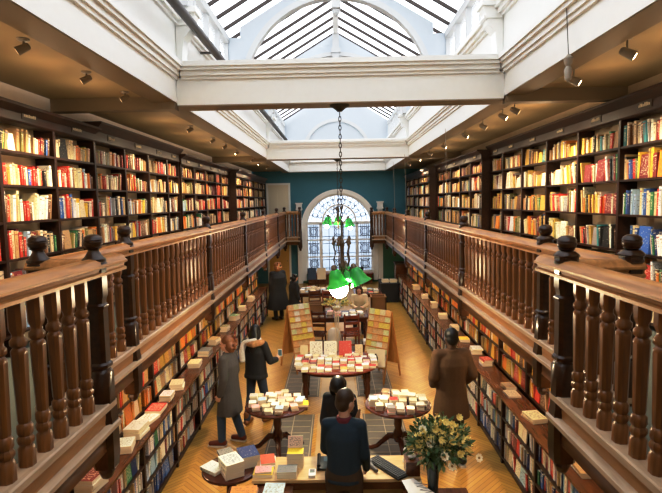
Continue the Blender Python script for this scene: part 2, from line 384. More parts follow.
# end walls
struct('wall_far', MB().box(-3.8, -1.49, YF, YF+.2, 1.96, CZ+.3).box(1.76, 3.9, YF, YF+.2, 1.96, CZ+.3).box(-1.49, 1.76, YF, YF+.2, 4.06, CZ+.3).box(-3.8, -1.49, YF, YF+.2, 0, 1.96), 'teal', 'teal far wall')
struct('wall_far.001', MB().box(1.76, 3.9, YF, YF+.2, 0, 1.96), 'green_wall', 'dark green lower far wall')
sp = MB(); n = 24; CXW, RW, ZW = .13, 1.63, 2.42
sp.loft([[(CXW+RW*cos(a), y, z) for y, z in ((YF, ZW+RW*sin(a)), (YF, 4.07), (YF+.2, 4.07), (YF+.2, ZW+RW*sin(a)))] for a in [pi*j/n for j in range(n+1)]])
struct('wall_far.002', sp, 'teal')
struct('wall_far.003', MB().box(CXW-RW, CXW+RW, YF, YF+.2, 0, .5), 'green_wall')
g = MB(); g.prism([(-2.4, CZ+.3), (2.4, CZ+.3), (2.4, 6.9), (0, 8.4), (-2.4, 6.9)], 'y', YF, YF+.2)
struct('wall_far.004', g, 'blue_white', 'white gable above the far wall')
am = MB(); RL = 1.34
am.loft([[((RL+w)*cos(a), y, 5.6+(RL+w)*sin(a)) for w, y in ((0, YF-.06), (.14, YF-.06), (.14, YF), (0, YF))] for a in [pi*j/30 for j in range(31)]])
k += 1; struct(f'trim_{k}', am, 'white_shade', 'white arched moulding on the far gable')
struct('wall_near', MB().box(-3.8, 3.9, YB-.2, YB, 0, 8.6), 'cream_paint')
# the arched window
wf = MB()
wf.loft([[(CXW+r*cos(a), y, ZW+r*sin(a)) for r, y in ((RW-.16, YF-.02), (RW-.16, YF-.1), (RW+.03, YF-.12), (RW+.03, YF+.02))] for a in [pi*j/36 for j in range(37)]])
wf.loft([[(CXW+r*cos(a), y, ZW+r*sin(a)) for r, y in ((RW-.25, YF+.05), (RW-.25, YF-.03), (RW-.16, YF-.03), (RW-.16, YF+.05))] for a in [pi*j/36 for j in range(37)]])
for s in (-1, 1): wf.box(CXW+s*(RW-.16), CXW+s*(RW+.03), YF-.12, YF+.02, .1, ZW).box(CXW+s*(RW-.25), CXW+s*(RW-.16), YF-.03, YF+.05, .5, ZW)
wf.box(CXW-RW+.1, CXW+RW-.1, YF-.16, YF+.05, .42, .54)
MX = (-.68, .89)
wf.box(CXW-RW+.1, CXW+RW-.1, YF-.06, YF+.04, 2.56, 2.68)
for x in MX: wf.box(x-.065, x+.065, YF-.06, YF+.04, .5, 2.6)
for z in (1.88, 1.14): wf.box(CXW-RW+.2, CXW+RW-.2, YF-.03, YF+.03, z-.03, z+.03)
w5 = struct('window_5', wf, 'white_paint', 'white frame of the tall arched window', True)
wf = MB()
wf.loft([[(CXW+r*cos(a), y, ZW+.26+r*sin(a)) for r, y in ((.68, YF), (.68, YF-.04), (.76, YF-.04), (.76, YF))] for a in [pi*j/24 for j in range(25)]])
wf.build('window_arch_bar', 'white_paint', w5)
gp = MB(); ring = [(CXW+(RW-.1)*cos(pi*j/36), YF+.03, ZW+(RW-.1)*sin(pi*j/36)) for j in range(37)]
gp.quad(*([(CXW-RW+.1, YF+.03, .5), (CXW+RW-.1, YF+.03, .5)]+ring))
gp.build('window_pane', 'window_glass', w5)
ld = MB(); T = .013
def lbar(p, q, t=T): ld.tube([(p[0], YF+.02, p[1]), (q[0], YF+.02, q[1])], t, 5)
def lring(cx_, cz_, r, n=14, a0=0, a1=2*pi):
    pts = [(cx_+r*cos(a0+(a1-a0)*j/n), YF+.02, cz_+r*sin(a0+(a1-a0)*j/n)) for j in range(n+1)]; ld.tube(pts, T, 5)
xs = (CXW-RW+.25, MX[0]-.065, MX[0]+.065, MX[1]-.065, MX[1]+.065, CXW+RW-.25)
for a, b in ((0, 1), (2, 3), (4, 5)):
    x0, x1 = xs[a], xs[b]; xm = (x0+x1)/2
    for z0, z1 in ((.54, 1.11), (1.17, 1.85), (1.91, 2.56)):
        for f in (.2, .36, .64, .8): lbar((x0+(x1-x0)*f, z0), (x0+(x1-x0)*f, z1))
        for f in (.18, .82): lbar((x0, z0+(z1-z0)*f), (x1, z0+(z1-z0)*f))
        lring(xm, (z0+z1)/2, .13); lring(xm, (z0+z1)/2, .2); lbar((xm, z0), (xm, z1))
        for q in range(4):
            a_ = pi/4+q*pi/2; lbar((xm+.13*cos(a_), (z0+z1)/2+.13*sin(a_)), (xm+.3*cos(a_), (z0+z1)/2+.3*sin(a_)))
zc = ZW+.26
lring(CXW, zc, .42, 20, 0, pi); lring(CXW, zc, .98, 30, .02, pi-.02); lring(CXW, zc, 1.2, 30, .05, pi-.05)
for j in range(1, 12):
    a = pi*j/12; lbar((CXW+.2*cos(a), zc+.2*sin(a)), (CXW+1.3*cos(a), zc+1.3*sin(a)-.05))
    if j % 2: lring(CXW+1.08*cos(a), zc+1.08*sin(a), .1, 10)
    lring(CXW+.87*cos(a), zc+.87*sin(a), .08, 10)
for j in range(5): lring(CXW+.55*cos(pi*(j+.5)/5), zc+.55*sin(pi*(j+.5)/5), .1, 10)
ld.build('window_lead', 'lead', w5)
for s, x in ((-1, -1.6), (1, 1.9)):
    p = MB().box(x-.1, x+.1, YF-.2, YF-.005, 0, 3.2).box(x-.14, x+.14, YF-.24, YF-.005, 3.2, 3.27).box(x-.12, x+.12, YF-.22, YF-.005, 3.27, 3.46).box(x-.15, x+.15, YF-.25, YF-.005, 3.46, 3.52)
    k += 1; struct(f'trim_{k}', p, 'white_paint', f'white capped pilaster {SIDE[s]} of the arched window')
struct('added_facade', MB().box(-9, 9, 27, 27.3, -2, 2.35), 'facade_grey', 'grey facade added outside the window to darken its lower panes')  # added beyond the glass so the lower panes go dark
# doors at the far end
def panel_door(name, x0, x1, z0, z1, mat, label):
    d = MB().box(x0, x1, YF-.05, YF-.005, z0, z1); w = x1-x0
    for fx0, fx1 in ((.12, .46), (.54, .88)):
        for fz0, fz1 in ((.06, .38), (.44, .92)):
            d.box(x0+w*fx0, x0+w*fx1, YF-.065, YF-.05, z0+(z1-z0)*fz0, z0+(z1-z0)*fz1)
    o = struct(name, d, mat, label)
    fr = MB()
    for q in (x0-.08, x1): fr.box(q, q+.08, YF-.08, YF-.004, z0, z1+.08)
    fr.box(x0, x1, YF-.08, YF-.004, z1, z1+.08); fr.build('door_frame', 'white_paint', o)
    MB().ball((x1-.08, YF-.09, z0+1.0), .035).build('door_handle', 'brass', o)
panel_door('door_1', -2.93, -2.05, GZ, 4.3, 'door_paint', 'cream panelled door at the far end of the left gallery')
panel_door('door_2', -2.95, -2.08, 0, 1.9, 'door_yellow', 'orange yellow door below the left gallery')
bpy.context.view_layer.update()
for o in list(COL.objects):       # the skylight well sits a little right of the aisle's middle line
    if o.get('kind') == 'structure' and o.type == 'MESH' and not o.name.startswith('wall_far') and min(v[2] for v in o.bound_box) > 4.65: o.location.x += .075
# ------------------------------------------------------------------ balustrades
RZB, HB = 2.15, 3.03      # top of base rail, underside of handrail
BAL = [(.043, 0), (.043, .1), (.037, .108), (.033, .12), (.043, .135), (.043, .155), (.033, .17), (.041, .185), (.041, .225), (.029, .24), (.033, .255), (.034, .3), (.041, .62), (.041, .64), (.03, .655), (.043, .67), (.043, .695), (.031, .71), (.031, .73), (.04, .75), (.043, .765), (.043, .92)]
def csq(prof, c=(0, 0, 0), k_=.5):
    return [[(c[0]+r*u, c[1]+r*v, c[2]+z) for u, v in ((1, -k_), (1, k_), (k_, 1), (-k_, 1), (-1, k_), (-1, -k_), (-k_, -1), (k_, -1))] for r, z in prof]
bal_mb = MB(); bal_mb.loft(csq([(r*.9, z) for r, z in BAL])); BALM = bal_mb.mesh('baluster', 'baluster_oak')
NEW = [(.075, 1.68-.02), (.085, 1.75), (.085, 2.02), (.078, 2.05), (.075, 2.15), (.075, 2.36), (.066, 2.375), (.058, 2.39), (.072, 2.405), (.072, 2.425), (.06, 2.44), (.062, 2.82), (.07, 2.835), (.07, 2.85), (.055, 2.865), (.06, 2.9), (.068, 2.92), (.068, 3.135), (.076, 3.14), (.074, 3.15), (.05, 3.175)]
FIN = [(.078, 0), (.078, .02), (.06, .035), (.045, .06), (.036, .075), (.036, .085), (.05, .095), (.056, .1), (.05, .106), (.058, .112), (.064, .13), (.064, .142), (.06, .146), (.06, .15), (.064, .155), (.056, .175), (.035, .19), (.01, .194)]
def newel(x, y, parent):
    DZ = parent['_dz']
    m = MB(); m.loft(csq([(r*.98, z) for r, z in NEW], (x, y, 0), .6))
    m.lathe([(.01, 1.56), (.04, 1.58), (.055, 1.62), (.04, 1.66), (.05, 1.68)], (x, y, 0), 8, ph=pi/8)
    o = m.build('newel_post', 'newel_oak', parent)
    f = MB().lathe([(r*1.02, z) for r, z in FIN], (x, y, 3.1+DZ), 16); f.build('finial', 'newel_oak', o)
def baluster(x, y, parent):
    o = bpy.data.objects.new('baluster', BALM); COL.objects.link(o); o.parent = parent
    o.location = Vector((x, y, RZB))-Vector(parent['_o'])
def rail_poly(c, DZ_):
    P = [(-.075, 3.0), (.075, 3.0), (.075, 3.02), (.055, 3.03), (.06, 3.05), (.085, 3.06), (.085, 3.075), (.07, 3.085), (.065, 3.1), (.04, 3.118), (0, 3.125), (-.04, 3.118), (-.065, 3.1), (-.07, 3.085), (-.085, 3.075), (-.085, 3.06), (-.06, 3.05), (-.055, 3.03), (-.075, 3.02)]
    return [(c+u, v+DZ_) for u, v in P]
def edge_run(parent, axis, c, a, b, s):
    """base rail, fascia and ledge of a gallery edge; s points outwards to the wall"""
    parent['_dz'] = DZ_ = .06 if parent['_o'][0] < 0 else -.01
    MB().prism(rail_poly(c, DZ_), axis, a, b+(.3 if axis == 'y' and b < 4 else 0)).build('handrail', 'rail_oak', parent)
    MB().prism([(c-.075, 2.1), (c+.075, 2.1), (c+.075, 2.14), (c+.065, RZB), (c-.065, RZB), (c-.075, 2.14)], axis, a, b).build('base_rail', 'ledge_oak_sheen', parent)
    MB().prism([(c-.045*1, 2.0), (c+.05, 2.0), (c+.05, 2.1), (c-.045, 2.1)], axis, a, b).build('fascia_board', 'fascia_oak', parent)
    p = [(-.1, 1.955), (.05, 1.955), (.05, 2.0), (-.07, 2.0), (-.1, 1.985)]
    MB().prism([(c+s*u, v) for u, v in p], axis, a, b).build('ledge', 'ledge_oak_sheen', parent)
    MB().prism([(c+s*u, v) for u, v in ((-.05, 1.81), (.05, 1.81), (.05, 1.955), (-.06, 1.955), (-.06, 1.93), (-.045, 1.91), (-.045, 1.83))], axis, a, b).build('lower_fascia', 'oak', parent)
NEWY = [4.92, 8.05, 11.25, 14.45, 17.65]
for s, xe, xn in ((-1, XL, NL), (1, XR, NR)):
    sd = SIDE[s]
    t = thing('gallery_balustrade', (xn, Y0, 1.8), f'turned oak balustrade close to the camera along the narrow {sd} gallery edge', 'balustrade', 'oak gallery balustrades')
    edge_run(t, 'y', xn, 1.2, Y0+.06, s); newel(xn, Y0, t)
    y = Y0-.21
    while y > 1.25: baluster(xn, y, t); y -= .168
    t = thing('gallery_balustrade', (xe, Y0, 1.8), f'short oak balustrade return stepping back at the near end of the {sd} gallery', 'balustrade', 'oak gallery balustrades')
    a, b = sorted((xn+s*.05, xe+s*.06)); edge_run(t, 'x', Y0, a, b, -1)
    baluster((xn*.6+xe*.4), Y0, t); newel(xe, Y0, t)
    t = thing('gallery_balustrade', (xe, 12, 1.8), f'long turned oak balustrade running the length of the {sd} gallery', 'balustrade', 'oak gallery balustrades')
    edge_run(t, 'y', xe, Y0+.07, Y1, s)
    pts = [Y0]+NEWY+[Y1]
    for i in range(len(pts)-1):
        a, b = pts[i], pts[i+1]; nb = max(2, round((b-a)/.2)); 
        for j in range(1, nb): baluster(xe, a+(b-a)*j/nb, t)
    for y in NEWY: newel(xe, y, t)
    t = thing('gallery_balustrade', (xe, Y1, 1.8), f'short oak balustrade return facing the camera at the far end of the {sd} gallery', 'balustrade', 'oak gallery balustrades')
    a, b = sorted((xe+s*.04, xe-s*.62)); edge_run(t, 'x', Y1, a, b, 1); newel(xe, Y1, t); newel(xe-s*.62, Y1, t)
    for j in range(1, 5): baluster(xe-s*.62*j/5, Y1, t)
# ------------------------------------------------------------------ books: records first, objects at the end
BOOKS = []
CN = {'cream': (.72, .6, .4), 'ivory': (.78, .71, .56), 'white': (.82, .8, .74), 'tan': (.52, .34, .16), 'yellow': (.8, .54, .08), 'orange': (.7, .24, .04), 'orange red': (.52, .1, .035), 'red': (.55, .05, .03), 'maroon': (.2, .025, .025), 'brown': (.16, .07, .03),
      'olive': (.22, .2, .06), 'green': (.05, .2, .08), 'teal': (.05, .26, .28), 'blue': (.05, .13, .38), 'navy': (.02, .04, .14), 'black': (.015, .014, .014), 'grey': (.26, .25, .24), 'pink': (.75, .4, .36), 'pale blue': (.42, .56, .68), 'gold': (.55, .36, .08)}
def pal(**k): return list(k.keys()), list(k.values())
PALS = {
 'upleft': pal(cream=9, ivory=7, white=6, tan=6, yellow=2, orange=2, red=5, maroon=3, brown=4, olive=2, green=1, blue=1.5, black=3, grey=2, **{'pale blue': 1.5}),
 'upright': pal(cream=10, ivory=6, white=5, tan=8, yellow=3, orange=4, red=4, maroon=4, brown=6, olive=2, green=2, teal=1, blue=2, black=3, grey=2, gold=4),
 'blueish': pal(white=5, blue=6, **{'pale blue': 3}, navy=2, red=1, green=2, cream=3),
 'dark': pal(brown=7, maroon=6, tan=6, cream=5, black=5, olive=2, gold=4, orange=2, grey=2),
 'warm': pal(yellow=8, orange=6, gold=6, red=4, cream=5, tan=4, brown=2, white=2),  # warm light on the wall shelves is put into these book colours
 'low': pal(white=11, cream=9, ivory=6, grey=2, black=2, navy=1.5, blue=3, red=4, maroon=2, tan=4, green=1, orange=1, pink=1, **{'pale blue': 3}),
 'lowblue': pal(blue=8, **{'pale blue': 5}, navy=4, white=4, grey=2),
 'redset': pal(**{'orange red': 1}),
 'table': pal(white=10, cream=6, ivory=5, grey=3, pink=3, tan=2, red=3, **{'pale blue': 3}),
 'tablered': pal(white=8, cream=8, pink=4, red=6, maroon=4, tan=5, ivory=4, yellow=1),
}
def pick(p, r): return r.choices(PALS[p][0], PALS[p][1])[0]
def jit(c, r, a=.16):
    f = 1+r.uniform(-a, a); return tuple(min(.95, max(.004, x*f*(1+r.uniform(-.06, .06)))) for x in c)
def add_book(M, w, d, h, cn, label, r, grp, flat=False, col=None):
    BOOKS.append(dict(M=M, w=w, d=d, h=h, col=col or jit(CN[cn], r), cn=cn, label=label, k=r.randrange(1, 400), grp=grp, flat=flat))
def fill_row(s, xf, y0, y1, z, hmax, pname, where, r, full=.95, face=.06, tk=(.018, .05), hh=(.55, .84), lean=.5, dmax=.17, back=.0):
    """books stand along y on a shelf whose front is at x=xf; spines face the hall"""
    y = y0+.012; i = 0; ln = 0; run = 0
    rot = Matrix.Rotation(R(90) if s < 0 else R(-90), 4, 'Z')
    while y < y1-.02:
        if run <= 0:
            run = r.randrange(5, 12); ln = r.choice((0, 0, .06, .1, .14, .18))*(1 if r.random() < lean else 0); base_h = r.uniform(*hh); prefer = pick(pname, r)
        run -= 1
        if r.random() > full: y += r.uniform(.03, .12); run = 0; continue
        cn = prefer if r.random() < .25 else pick(pname, r)
        h = min(.97, base_h+r.uniform(-.09, .09))*hmax
        if r.random() < face and y1-y > .2:
            wd = h*r.uniform(.62, .75)
            if y+wd > y1-.01: break
            th = r.uniform(.015, .03)
            # cover faces the hall: thickness along x
            M = Matrix.Translation((xf+s*.05, y+(wd if s > 0 else 0)*1, z)) @ Matrix.Rotation(0, 4, 'Z')
            M = Matrix.Translation((xf+s*(.03+th/2), y, z+.002)) @ Matrix.Rotation(s*R(5), 4, 'Y')
            add_book(M, th, wd, h, cn, f'{cn} book turned face out, {ordn(i)} item on the {where}', r, 'shelf'); y += wd+.008; i += 1; continue
        th = r.uniform(*tk)
        if y+th+abs(ln)*h*1.1 > y1: break
        d = r.uniform(.75, 1)*dmax
        M = Matrix.Translation((xf+s*(.02+back+r.uniform(0, .03)), y+th/2, z+abs(sin(ln))*th/2+.0005)) @ rot @ Matrix.Rotation(ln*(1 if s < 0 else -1), 4, 'Y')
        add_book(M, th, d, h, cn, f'{cn} spine, {ordn(i)} book along the {where}', r, 'shelf'); y += th+.001+(ln*.012); i += 1
def flat_book(x, y, z, w, l, t, ang, cn, label, r, grp='table', col=None):
    M = Matrix.Translation((x, y, z)) @ Matrix.Rotation(ang, 4, 'Z') @ Matrix(((0, 1, 0, -w/2), (0, 0, 1, -l/2), (1, 0, 0, t/2), (0, 0, 0, 1)))
    add_book(M, t, w, l, cn, label, r, grp, True, col)
# ------------------------------------------------------------------ bookcases
def bookcase(name, label, s, xf, y0, y1, z0, ztop, rows, depth, where, group, pname, r, cornice=0, sign=False, kick=0, top=None, back='back_panel', prms={}, wherepre=''):
    t = thing(name, (xf+s*depth/2, (y0+y1)/2, z0), label, 'bookcase' if cornice or not top else 'counter', group)
    xb = xf+s*depth
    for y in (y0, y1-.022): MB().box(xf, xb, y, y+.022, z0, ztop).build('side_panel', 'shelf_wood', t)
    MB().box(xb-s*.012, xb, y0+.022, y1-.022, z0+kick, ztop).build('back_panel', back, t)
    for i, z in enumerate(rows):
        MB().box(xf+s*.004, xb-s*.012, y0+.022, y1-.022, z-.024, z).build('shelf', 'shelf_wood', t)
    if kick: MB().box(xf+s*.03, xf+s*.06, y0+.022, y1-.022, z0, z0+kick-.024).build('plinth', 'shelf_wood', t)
    zt = ztop if not top else ztop
    for i, z in enumerate(rows):
        zn = rows[i+1]-.024 if i+1 < len(rows) else ztop-.02
        nm = where(i)
        pn = pname(i) if callable(pname) else pname
        fill_row(s, xf, y0+.024, y1-.026, z, zn-z, pn, nm, r, **prms)
    if cornice:
        c = xf
        MB().prism([(c+s*.12, ztop-.02), (c-s*.0, ztop-.02), (c-s*.02, ztop), (c-s*.02, ztop+cornice*.5), (c-s*.05, ztop+cornice*.62), (c-s*.08, ztop+cornice*.77), (c-s*.11, ztop+cornice-.03), (c-s*.11, ztop+cornice), (xb, ztop+cornice), (xb, ztop)], 'y', y0, y1).build('cornice', 'shelf_wood', t)
        if sign:
            ym = (y0+y1)/2; g = MB().box(xf-s*.027, xf-s*.02, ym-.13, ym+.13, ztop+.03, ztop+.115); o = g.build('sign', 'sign_plate', t)
            g = MB(); y = ym-.1
            while y < ym+.09:
                w = r.uniform(.008, .02); hgt = r.choice((.025, .035, .04)); g.box(xf-s*.031, xf-s*.027, y, y+w, ztop+.055, ztop+.055+hgt); y += w+.012
            g.build('sign_lettering', 'sign_ink', o)
    if top:
        MB().box(xf-s*.025, xb+s*.0, y0, y1, ztop, ztop+.028).build('counter_top', 'counter_wood', t)
    return t
LROWS = [2.3, 2.67, 3.04, 3.41, 3.78, 4.12]; RROWS = [2.16, 2.5, 2.9, 3.33, 3.74, 4.13]
RN = ['bottom shelf', 'second shelf up', 'third shelf up', 'fourth shelf up', 'fifth shelf up', 'top shelf']
def upper(s):
    nb = 0; r = random.Random(11+s)
    if s < 0: secs = [(-3.2, [2.88+.96*i for i in range(8)]+[10.3], 4.42, .25), (-3.17, [10.33, 11.3, 12.3, 13.35, 13.95, 15.0], 4.38, .2), (-2.98, [15.05, 16.2, 17.3, 18.4, 19.5, 20.6, 21.3], 4.36, .2)]
    else: secs = [(3.4, [3.05, 4.07, 5.08, 6.1, 7.13, 8.18, 9.25, 10.3, 11.1], 4.46, .22), (3.22, [11.13, 12.1, 13.1, 14.1, 15.1, 16.0], 4.42, .2), (2.98, [16.05, 17.1, 18.2, 19.3, 20.4, 21.3], 4.36, .2)]
    for si, (xf, ys, zt, co) in enumerate(secs):
        for i in range(len(ys)-1):
            nb += 1; y0, y1 = ys[i], ys[i+1]
            red = s < 0 and si == 1 and i == 3
            nm = f'{ordn(nb-1)} bay of the {SIDE[s]} gallery bookcases from the camera'
            def where(q, nb=nb): return f'{RN[q]} of {SIDE[s]} gallery bay {ordn(nb-1)}'
            if s < 0: pn = lambda q, si=si: 'upleft' if si == 0 else 'dark' if q > 3 else 'upleft'
            else:
                def pn(q, i=i, si=si):
                    if si == 0 and q in (2, ) and i < 3: return 'blueish'
                    if si == 0 and q == 3 and i < 3: return 'blueish' if i == 2 else 'upright'
                    return 'dark' if si > 0 and q > 4 else 'upright'
            if red: pn = lambda q: 'redset'
            prm = dict(lean=.65, face=.05, full=.985) if not red else dict(lean=0, face=0, full=1, tk=(.05, .06), hh=(.85, .86))
            bookcase('bookcase', ('narrow red filled ' if red else 'dark wooden shelving, ')+nm, s, xf, y0, y1, GZ, zt, LROWS if s < 0 else RROWS, .235, where, f'{SIDE[s]} gallery bookcases', pn, r, cornice=.16 if (s < 0 and y1 < 6.8) else co, sign=si < 2, prms=prm)
    return
upper(-1); upper(1)
# a dark filler behind the shallower bookcase runs
# low bookcases (counters) and the wall bookcases behind them
CT = .93
def lower(s):
    r = random.Random(31+s); xf = s*2.2 if s < 0 else 2.16; xw = s*2.48
    ys = [2.0+1.12*i for i in range(15)] if s > 0 else [2.0+1.12*i for i in range(13)]
    for i in range(len(ys)-1):
        y0, y1 = ys[i], ys[i+1]
        def where(q, i=i): return f'{["bottom", "middle", "top"][q]} shelf of {SIDE[s]} aisle counter {ordn(i)}'
        def pn(q, i=i): return 'lowblue' if (s > 0 and q == 0 and 3 <= i <= 5 and i % 2 == 0) or (s < 0 and q == 0 and i == 3) else 'low'
        bookcase('low_bookcase', f'low book counter facing the aisle, {ordn(i)} from the camera on the {SIDE[s]} side', s, xf, y0, y1, 0, CT-.028, [.1, .38, .645], abs(xw-xf)-.03, where, f'{SIDE[s]} aisle counters', pn, r, kick=.1, top=True, back='shelf_wood', prms=dict(lean=.5, face=.09, full=.97, hh=(.68, .92)))
        def where2(q, i=i): return f'{["lower", "middle", "upper"][q]} shelf of {SIDE[s]} wall bookcase {ordn(i)} below the gallery'
        bookcase('wall_bookcase', f'wall bookcase under the gallery, {ordn(i)} from the camera on the {SIDE[s]} side', s, xw, y0, y1, CT+.002, 1.8, [CT+.026, 1.245, 1.53], .28, where2, f'{SIDE[s]} wall bookcases', 'warm', r, back='counter_wood', prms=dict(lean=.4, face=.2, full=.96, hh=(.7, .92), tk=(.014, .035)))
lower(-1); lower(1)
# stacks and single books lying on the counters
def stack(s, x, y, n, sizes, names, ang, lab, r, z0=CT+.002, off=.012):
    z = z0
    for i in range(n):
        w, l, t = sizes; t *= r.uniform(.8, 1.25); cn = names[i % len(names)]
        pos = '' if n == 1 else ', topmost' if i == n-1 else ', lowest' if i == 0 else f', {ordn(i)} from the bottom'
        flat_book(x+r.uniform(-off, off), y+r.uniform(-off, off), z, w, l, t, ang+r.uniform(-.06, .06), cn, f'{cn} book {"lying" if n == 1 else "in the stack"} {lab}{pos}', r); z += t+.001
r = random.Random(5)
for (x, y, n, nm, lab) in (
    (-2.4, 6.96, 2, ['white', 'cream'], 'on the left counter beside the woman in grey'), (-2.42, 6.5, 4, ['black', 'grey', 'black', 'white'], 'on the left counter, second pile this side of her'),
    (-2.42, 6.12, 2, ['cream', 'red'], 'with a red cover on the left counter'), (-2.4, 5.85, 1, ['white'], 'flat on the left counter before the red pile'),
    (-2.43, 5.5, 3, ['white', 'cream', 'white'], 'on the left counter behind the gallery post'), (-2.42, 5.15, 2, ['grey', 'white'], 'on the left counter just past the gallery post'),
    (-2.42, 4.75, 4, ['red', 'white', 'maroon', 'white'], 'of red and white on the near left counter'), (-2.42, 4.42, 4, ['maroon', 'black', 'white', 'maroon'], 'nearest the camera on the left counter'),
    (-2.4, 7.9, 2, ['grey', 'cream'], 'on the left counter past the woman in grey'), (-2.4, 8.5, 3, ['grey', 'tan', 'grey'], 'on the left counter level with the scarf woman'), (-2.4, 9.15, 3, ['white', 'cream', 'tan'], 'on the left counter past the scarf woman'),
    (-2.4, 10.1, 3, ['tan', 'white', 'olive'], 'midway along the left counter'), (-2.4, 11.1, 3, ['cream', 'tan', 'green'], 'two thirds along the left counter'), (-2.4, 12.1, 4, ['tan', 'cream', 'red', 'cream'], 'far along the left counter'), (-2.4, 13.2, 4, ['cream', 'tan', 'white', 'cream'], 'near the far end of the left counter'),
    (2.42, 8.35, 3, ['white', 'cream', 'white'], 'on the right counter beside the brown coat'), (2.42, 7.75, 3, ['white', 'cream', 'red'], 'with a red top on the right counter'),
    (2.4, 6.75, 1, ['tan'], 'flat on the right counter, farther of two magazines'), (2.4, 6.5, 1, ['cream'], 'flat on the right counter, nearer of two magazines'), (2.42, 4.9, 2, ['cream', 'white'], 'on the right counter under the near gallery'), (2.42, 4.58, 2, ['white', 'tan'], 'nearest the camera on the right counter'), (2.42, 5.75, 2, ['tan', 'cream'], 'on the right counter by the wooden tray'),
    (2.42, 9.1, 2, ['cream', 'yellow'], 'on the right counter past the man'), (2.42, 9.9, 3, ['cream', 'white', 'cream'], 'midway along the right counter'), (2.42, 10.9, 3, ['tan', 'white', 'cream'], 'two thirds along the right counter'), (2.42, 12.0, 4, ['tan', 'cream', 'gold', 'cream'], 'far along the right counter'), (2.42, 13.2, 4, ['cream', 'tan', 'tan', 'cream'], 'in the far part of the right counter'), (2.42, 14.6, 4, ['gold', 'tan', 'cream', 'tan'], 'near the far end of the right counter')):
    q_ = r.uniform(.72, 1.0); stack(-1 if x < 0 else 1, (-2.335 if x < 0 else 2.325)+r.uniform(-.015, .015), y, n, (.2*q_, .27*q_, r.uniform(.022, .04)), nm, r.uniform(-.22, .22), lab, r)
# ------------------------------------------------------------------ tables
def pedestal_table(x, y, rad, zt, label, topmat='mahogany', base=True):
    t = thing('pedestal_table', (x, y, 0), label, 'table', 'round pedestal tables')
    MB().lathe([(rad-.03, zt-.035), (rad-.005, zt-.03), (rad, zt-.018), (rad-.006, zt-.004), (rad-.02, zt)], (x, y, 0), 40).build('table_top', topmat, t)
    MB().lathe([(.12, zt-.035), (.1, zt-.055), (.045, zt-.08), (.04, zt-.15), (.055, zt-.22), (.06, zt-.3), (.045, zt-.36), (.07, zt-.42), (.08, zt-.48), (.05, zt-.55)][::-1], (x, y, 0), 14).build('pedestal', 'mahogany', t)
    for j in range(3):
        a = -pi/2+2*pi*j/3+.15; d = Vector((cos(a), sin(a), 0)); o = Vector((x, y, 0))
        MB().tube([o+d*.04+Vector((0, 0, .26)), o+d*.13+Vector((0, 0, .25)), o+d*.22+Vector((0, 0, .16)), o+d*.31+Vector((0, 0, .07)), o+d*.39+Vector((0, 0, .035)), o+d*.43+Vector((0, 0, .03))], [.045, .042, .034, .03, .03, .022], 8).build('leg', 'mahogany', t)
    return t
pedestal_table(-.88, 6.78, .445, .74, 'round mahogany tripod table heaped with white paperbacks, beside the woman in grey')
pedestal_table(.81, 6.74, .46, .74, 'round mahogany tripod table of paperbacks between the navy and brown coated men')
pedestal_table(-1.19, 5.17, .31, .7, 'small dark round table under the stack of thick blue and white books')
# round table books
def round_table_books(cx_, cy_, rad, z, pname, nm, r, tilt=0):
    rows = [-.33, -.2, -.07, .06, .19, .32]; si = 0
    for ri, dy in enumerate(rows):
        half = math.sqrt(max(.01, (rad-.03)**2-(abs(dy)+.06)**2)); n = max(2, int(2*half/.118))
        for c in range(n):
            x = cx_-half+2*half*(c+.5)/n; m = r.choice((1, 2, 2, 3))+(1 if abs(dy) < .15 else 0); zz = z
            a0 = r.uniform(-.15, .15)+tilt
            for q in range(m):
                cn = pick(pname, r); t = r.uniform(.018, .032)
                pos = 'on top' if q == m-1 and m > 1 else 'alone' if m == 1 else f'{ordn(q)} up'
                flat_book(x+r.uniform(-.008, .008), cy_+dy+r.uniform(-.01, .01), zz, .102, .116, t, a0+r.uniform(-.1, .1), cn, f'{cn} paperback {pos}, {ordn(ri)} row, {ordn(c)} pile on the {nm}', r); zz += t+.001
r = random.Random(21)
round_table_books(-.88, 6.78, .445, .742, 'table', 'round table by the woman in grey', r, .1)
flat_book(-.5, 6.72, .742, .13, .16, .03, .1, 'yellow', 'bright yellow paperback at the edge of the left round table', r, col=(.85, .62, .03))
round_table_books(.81, 6.74, .46, .742, 'table', 'round table by the brown coat', r, -.1)
# central oval table
OX, OY = -.05, 8.62
t = thing('oval_table', (OX, OY, 0), 'central red topped oval table with upright display books', 'table')
def oval(ax_, ay_, n=48, p=2.6): return [(OX+ax_*math.copysign(abs(cos(a))**(2/p), cos(a)), OY+ay_*math.copysign(abs(sin(a))**(2/p), sin(a))) for a in [2*pi*j/n for j in range(n)]]
m = MB(); m.loft([[(x, y, z) for x, y in oval(.74-d, .64-d)] for d, z in ((.02, .7), (.0, .71), (0, .728), (.012, .738), (.03, .74))]); m.build('table_top', 'redtop', t)
MB().loft([[(x, y, z) for x, y in oval(.6, .5)] for z in (.62, .7)]).build('apron', 'mahogany', t)
for sx in (-1, 1):
    for sy in (-1, 1):
        MB().lathe([(.03, 0), (.028, .06), (.022, .1), (.035, .16), (.04, .25), (.05, .38), (.04, .46), (.055, .5), (.055, .64)], (OX+sx*.53, OY+sy*.33, 0), 10).build('leg', 'mahogany', t)
r = random.Random(9)
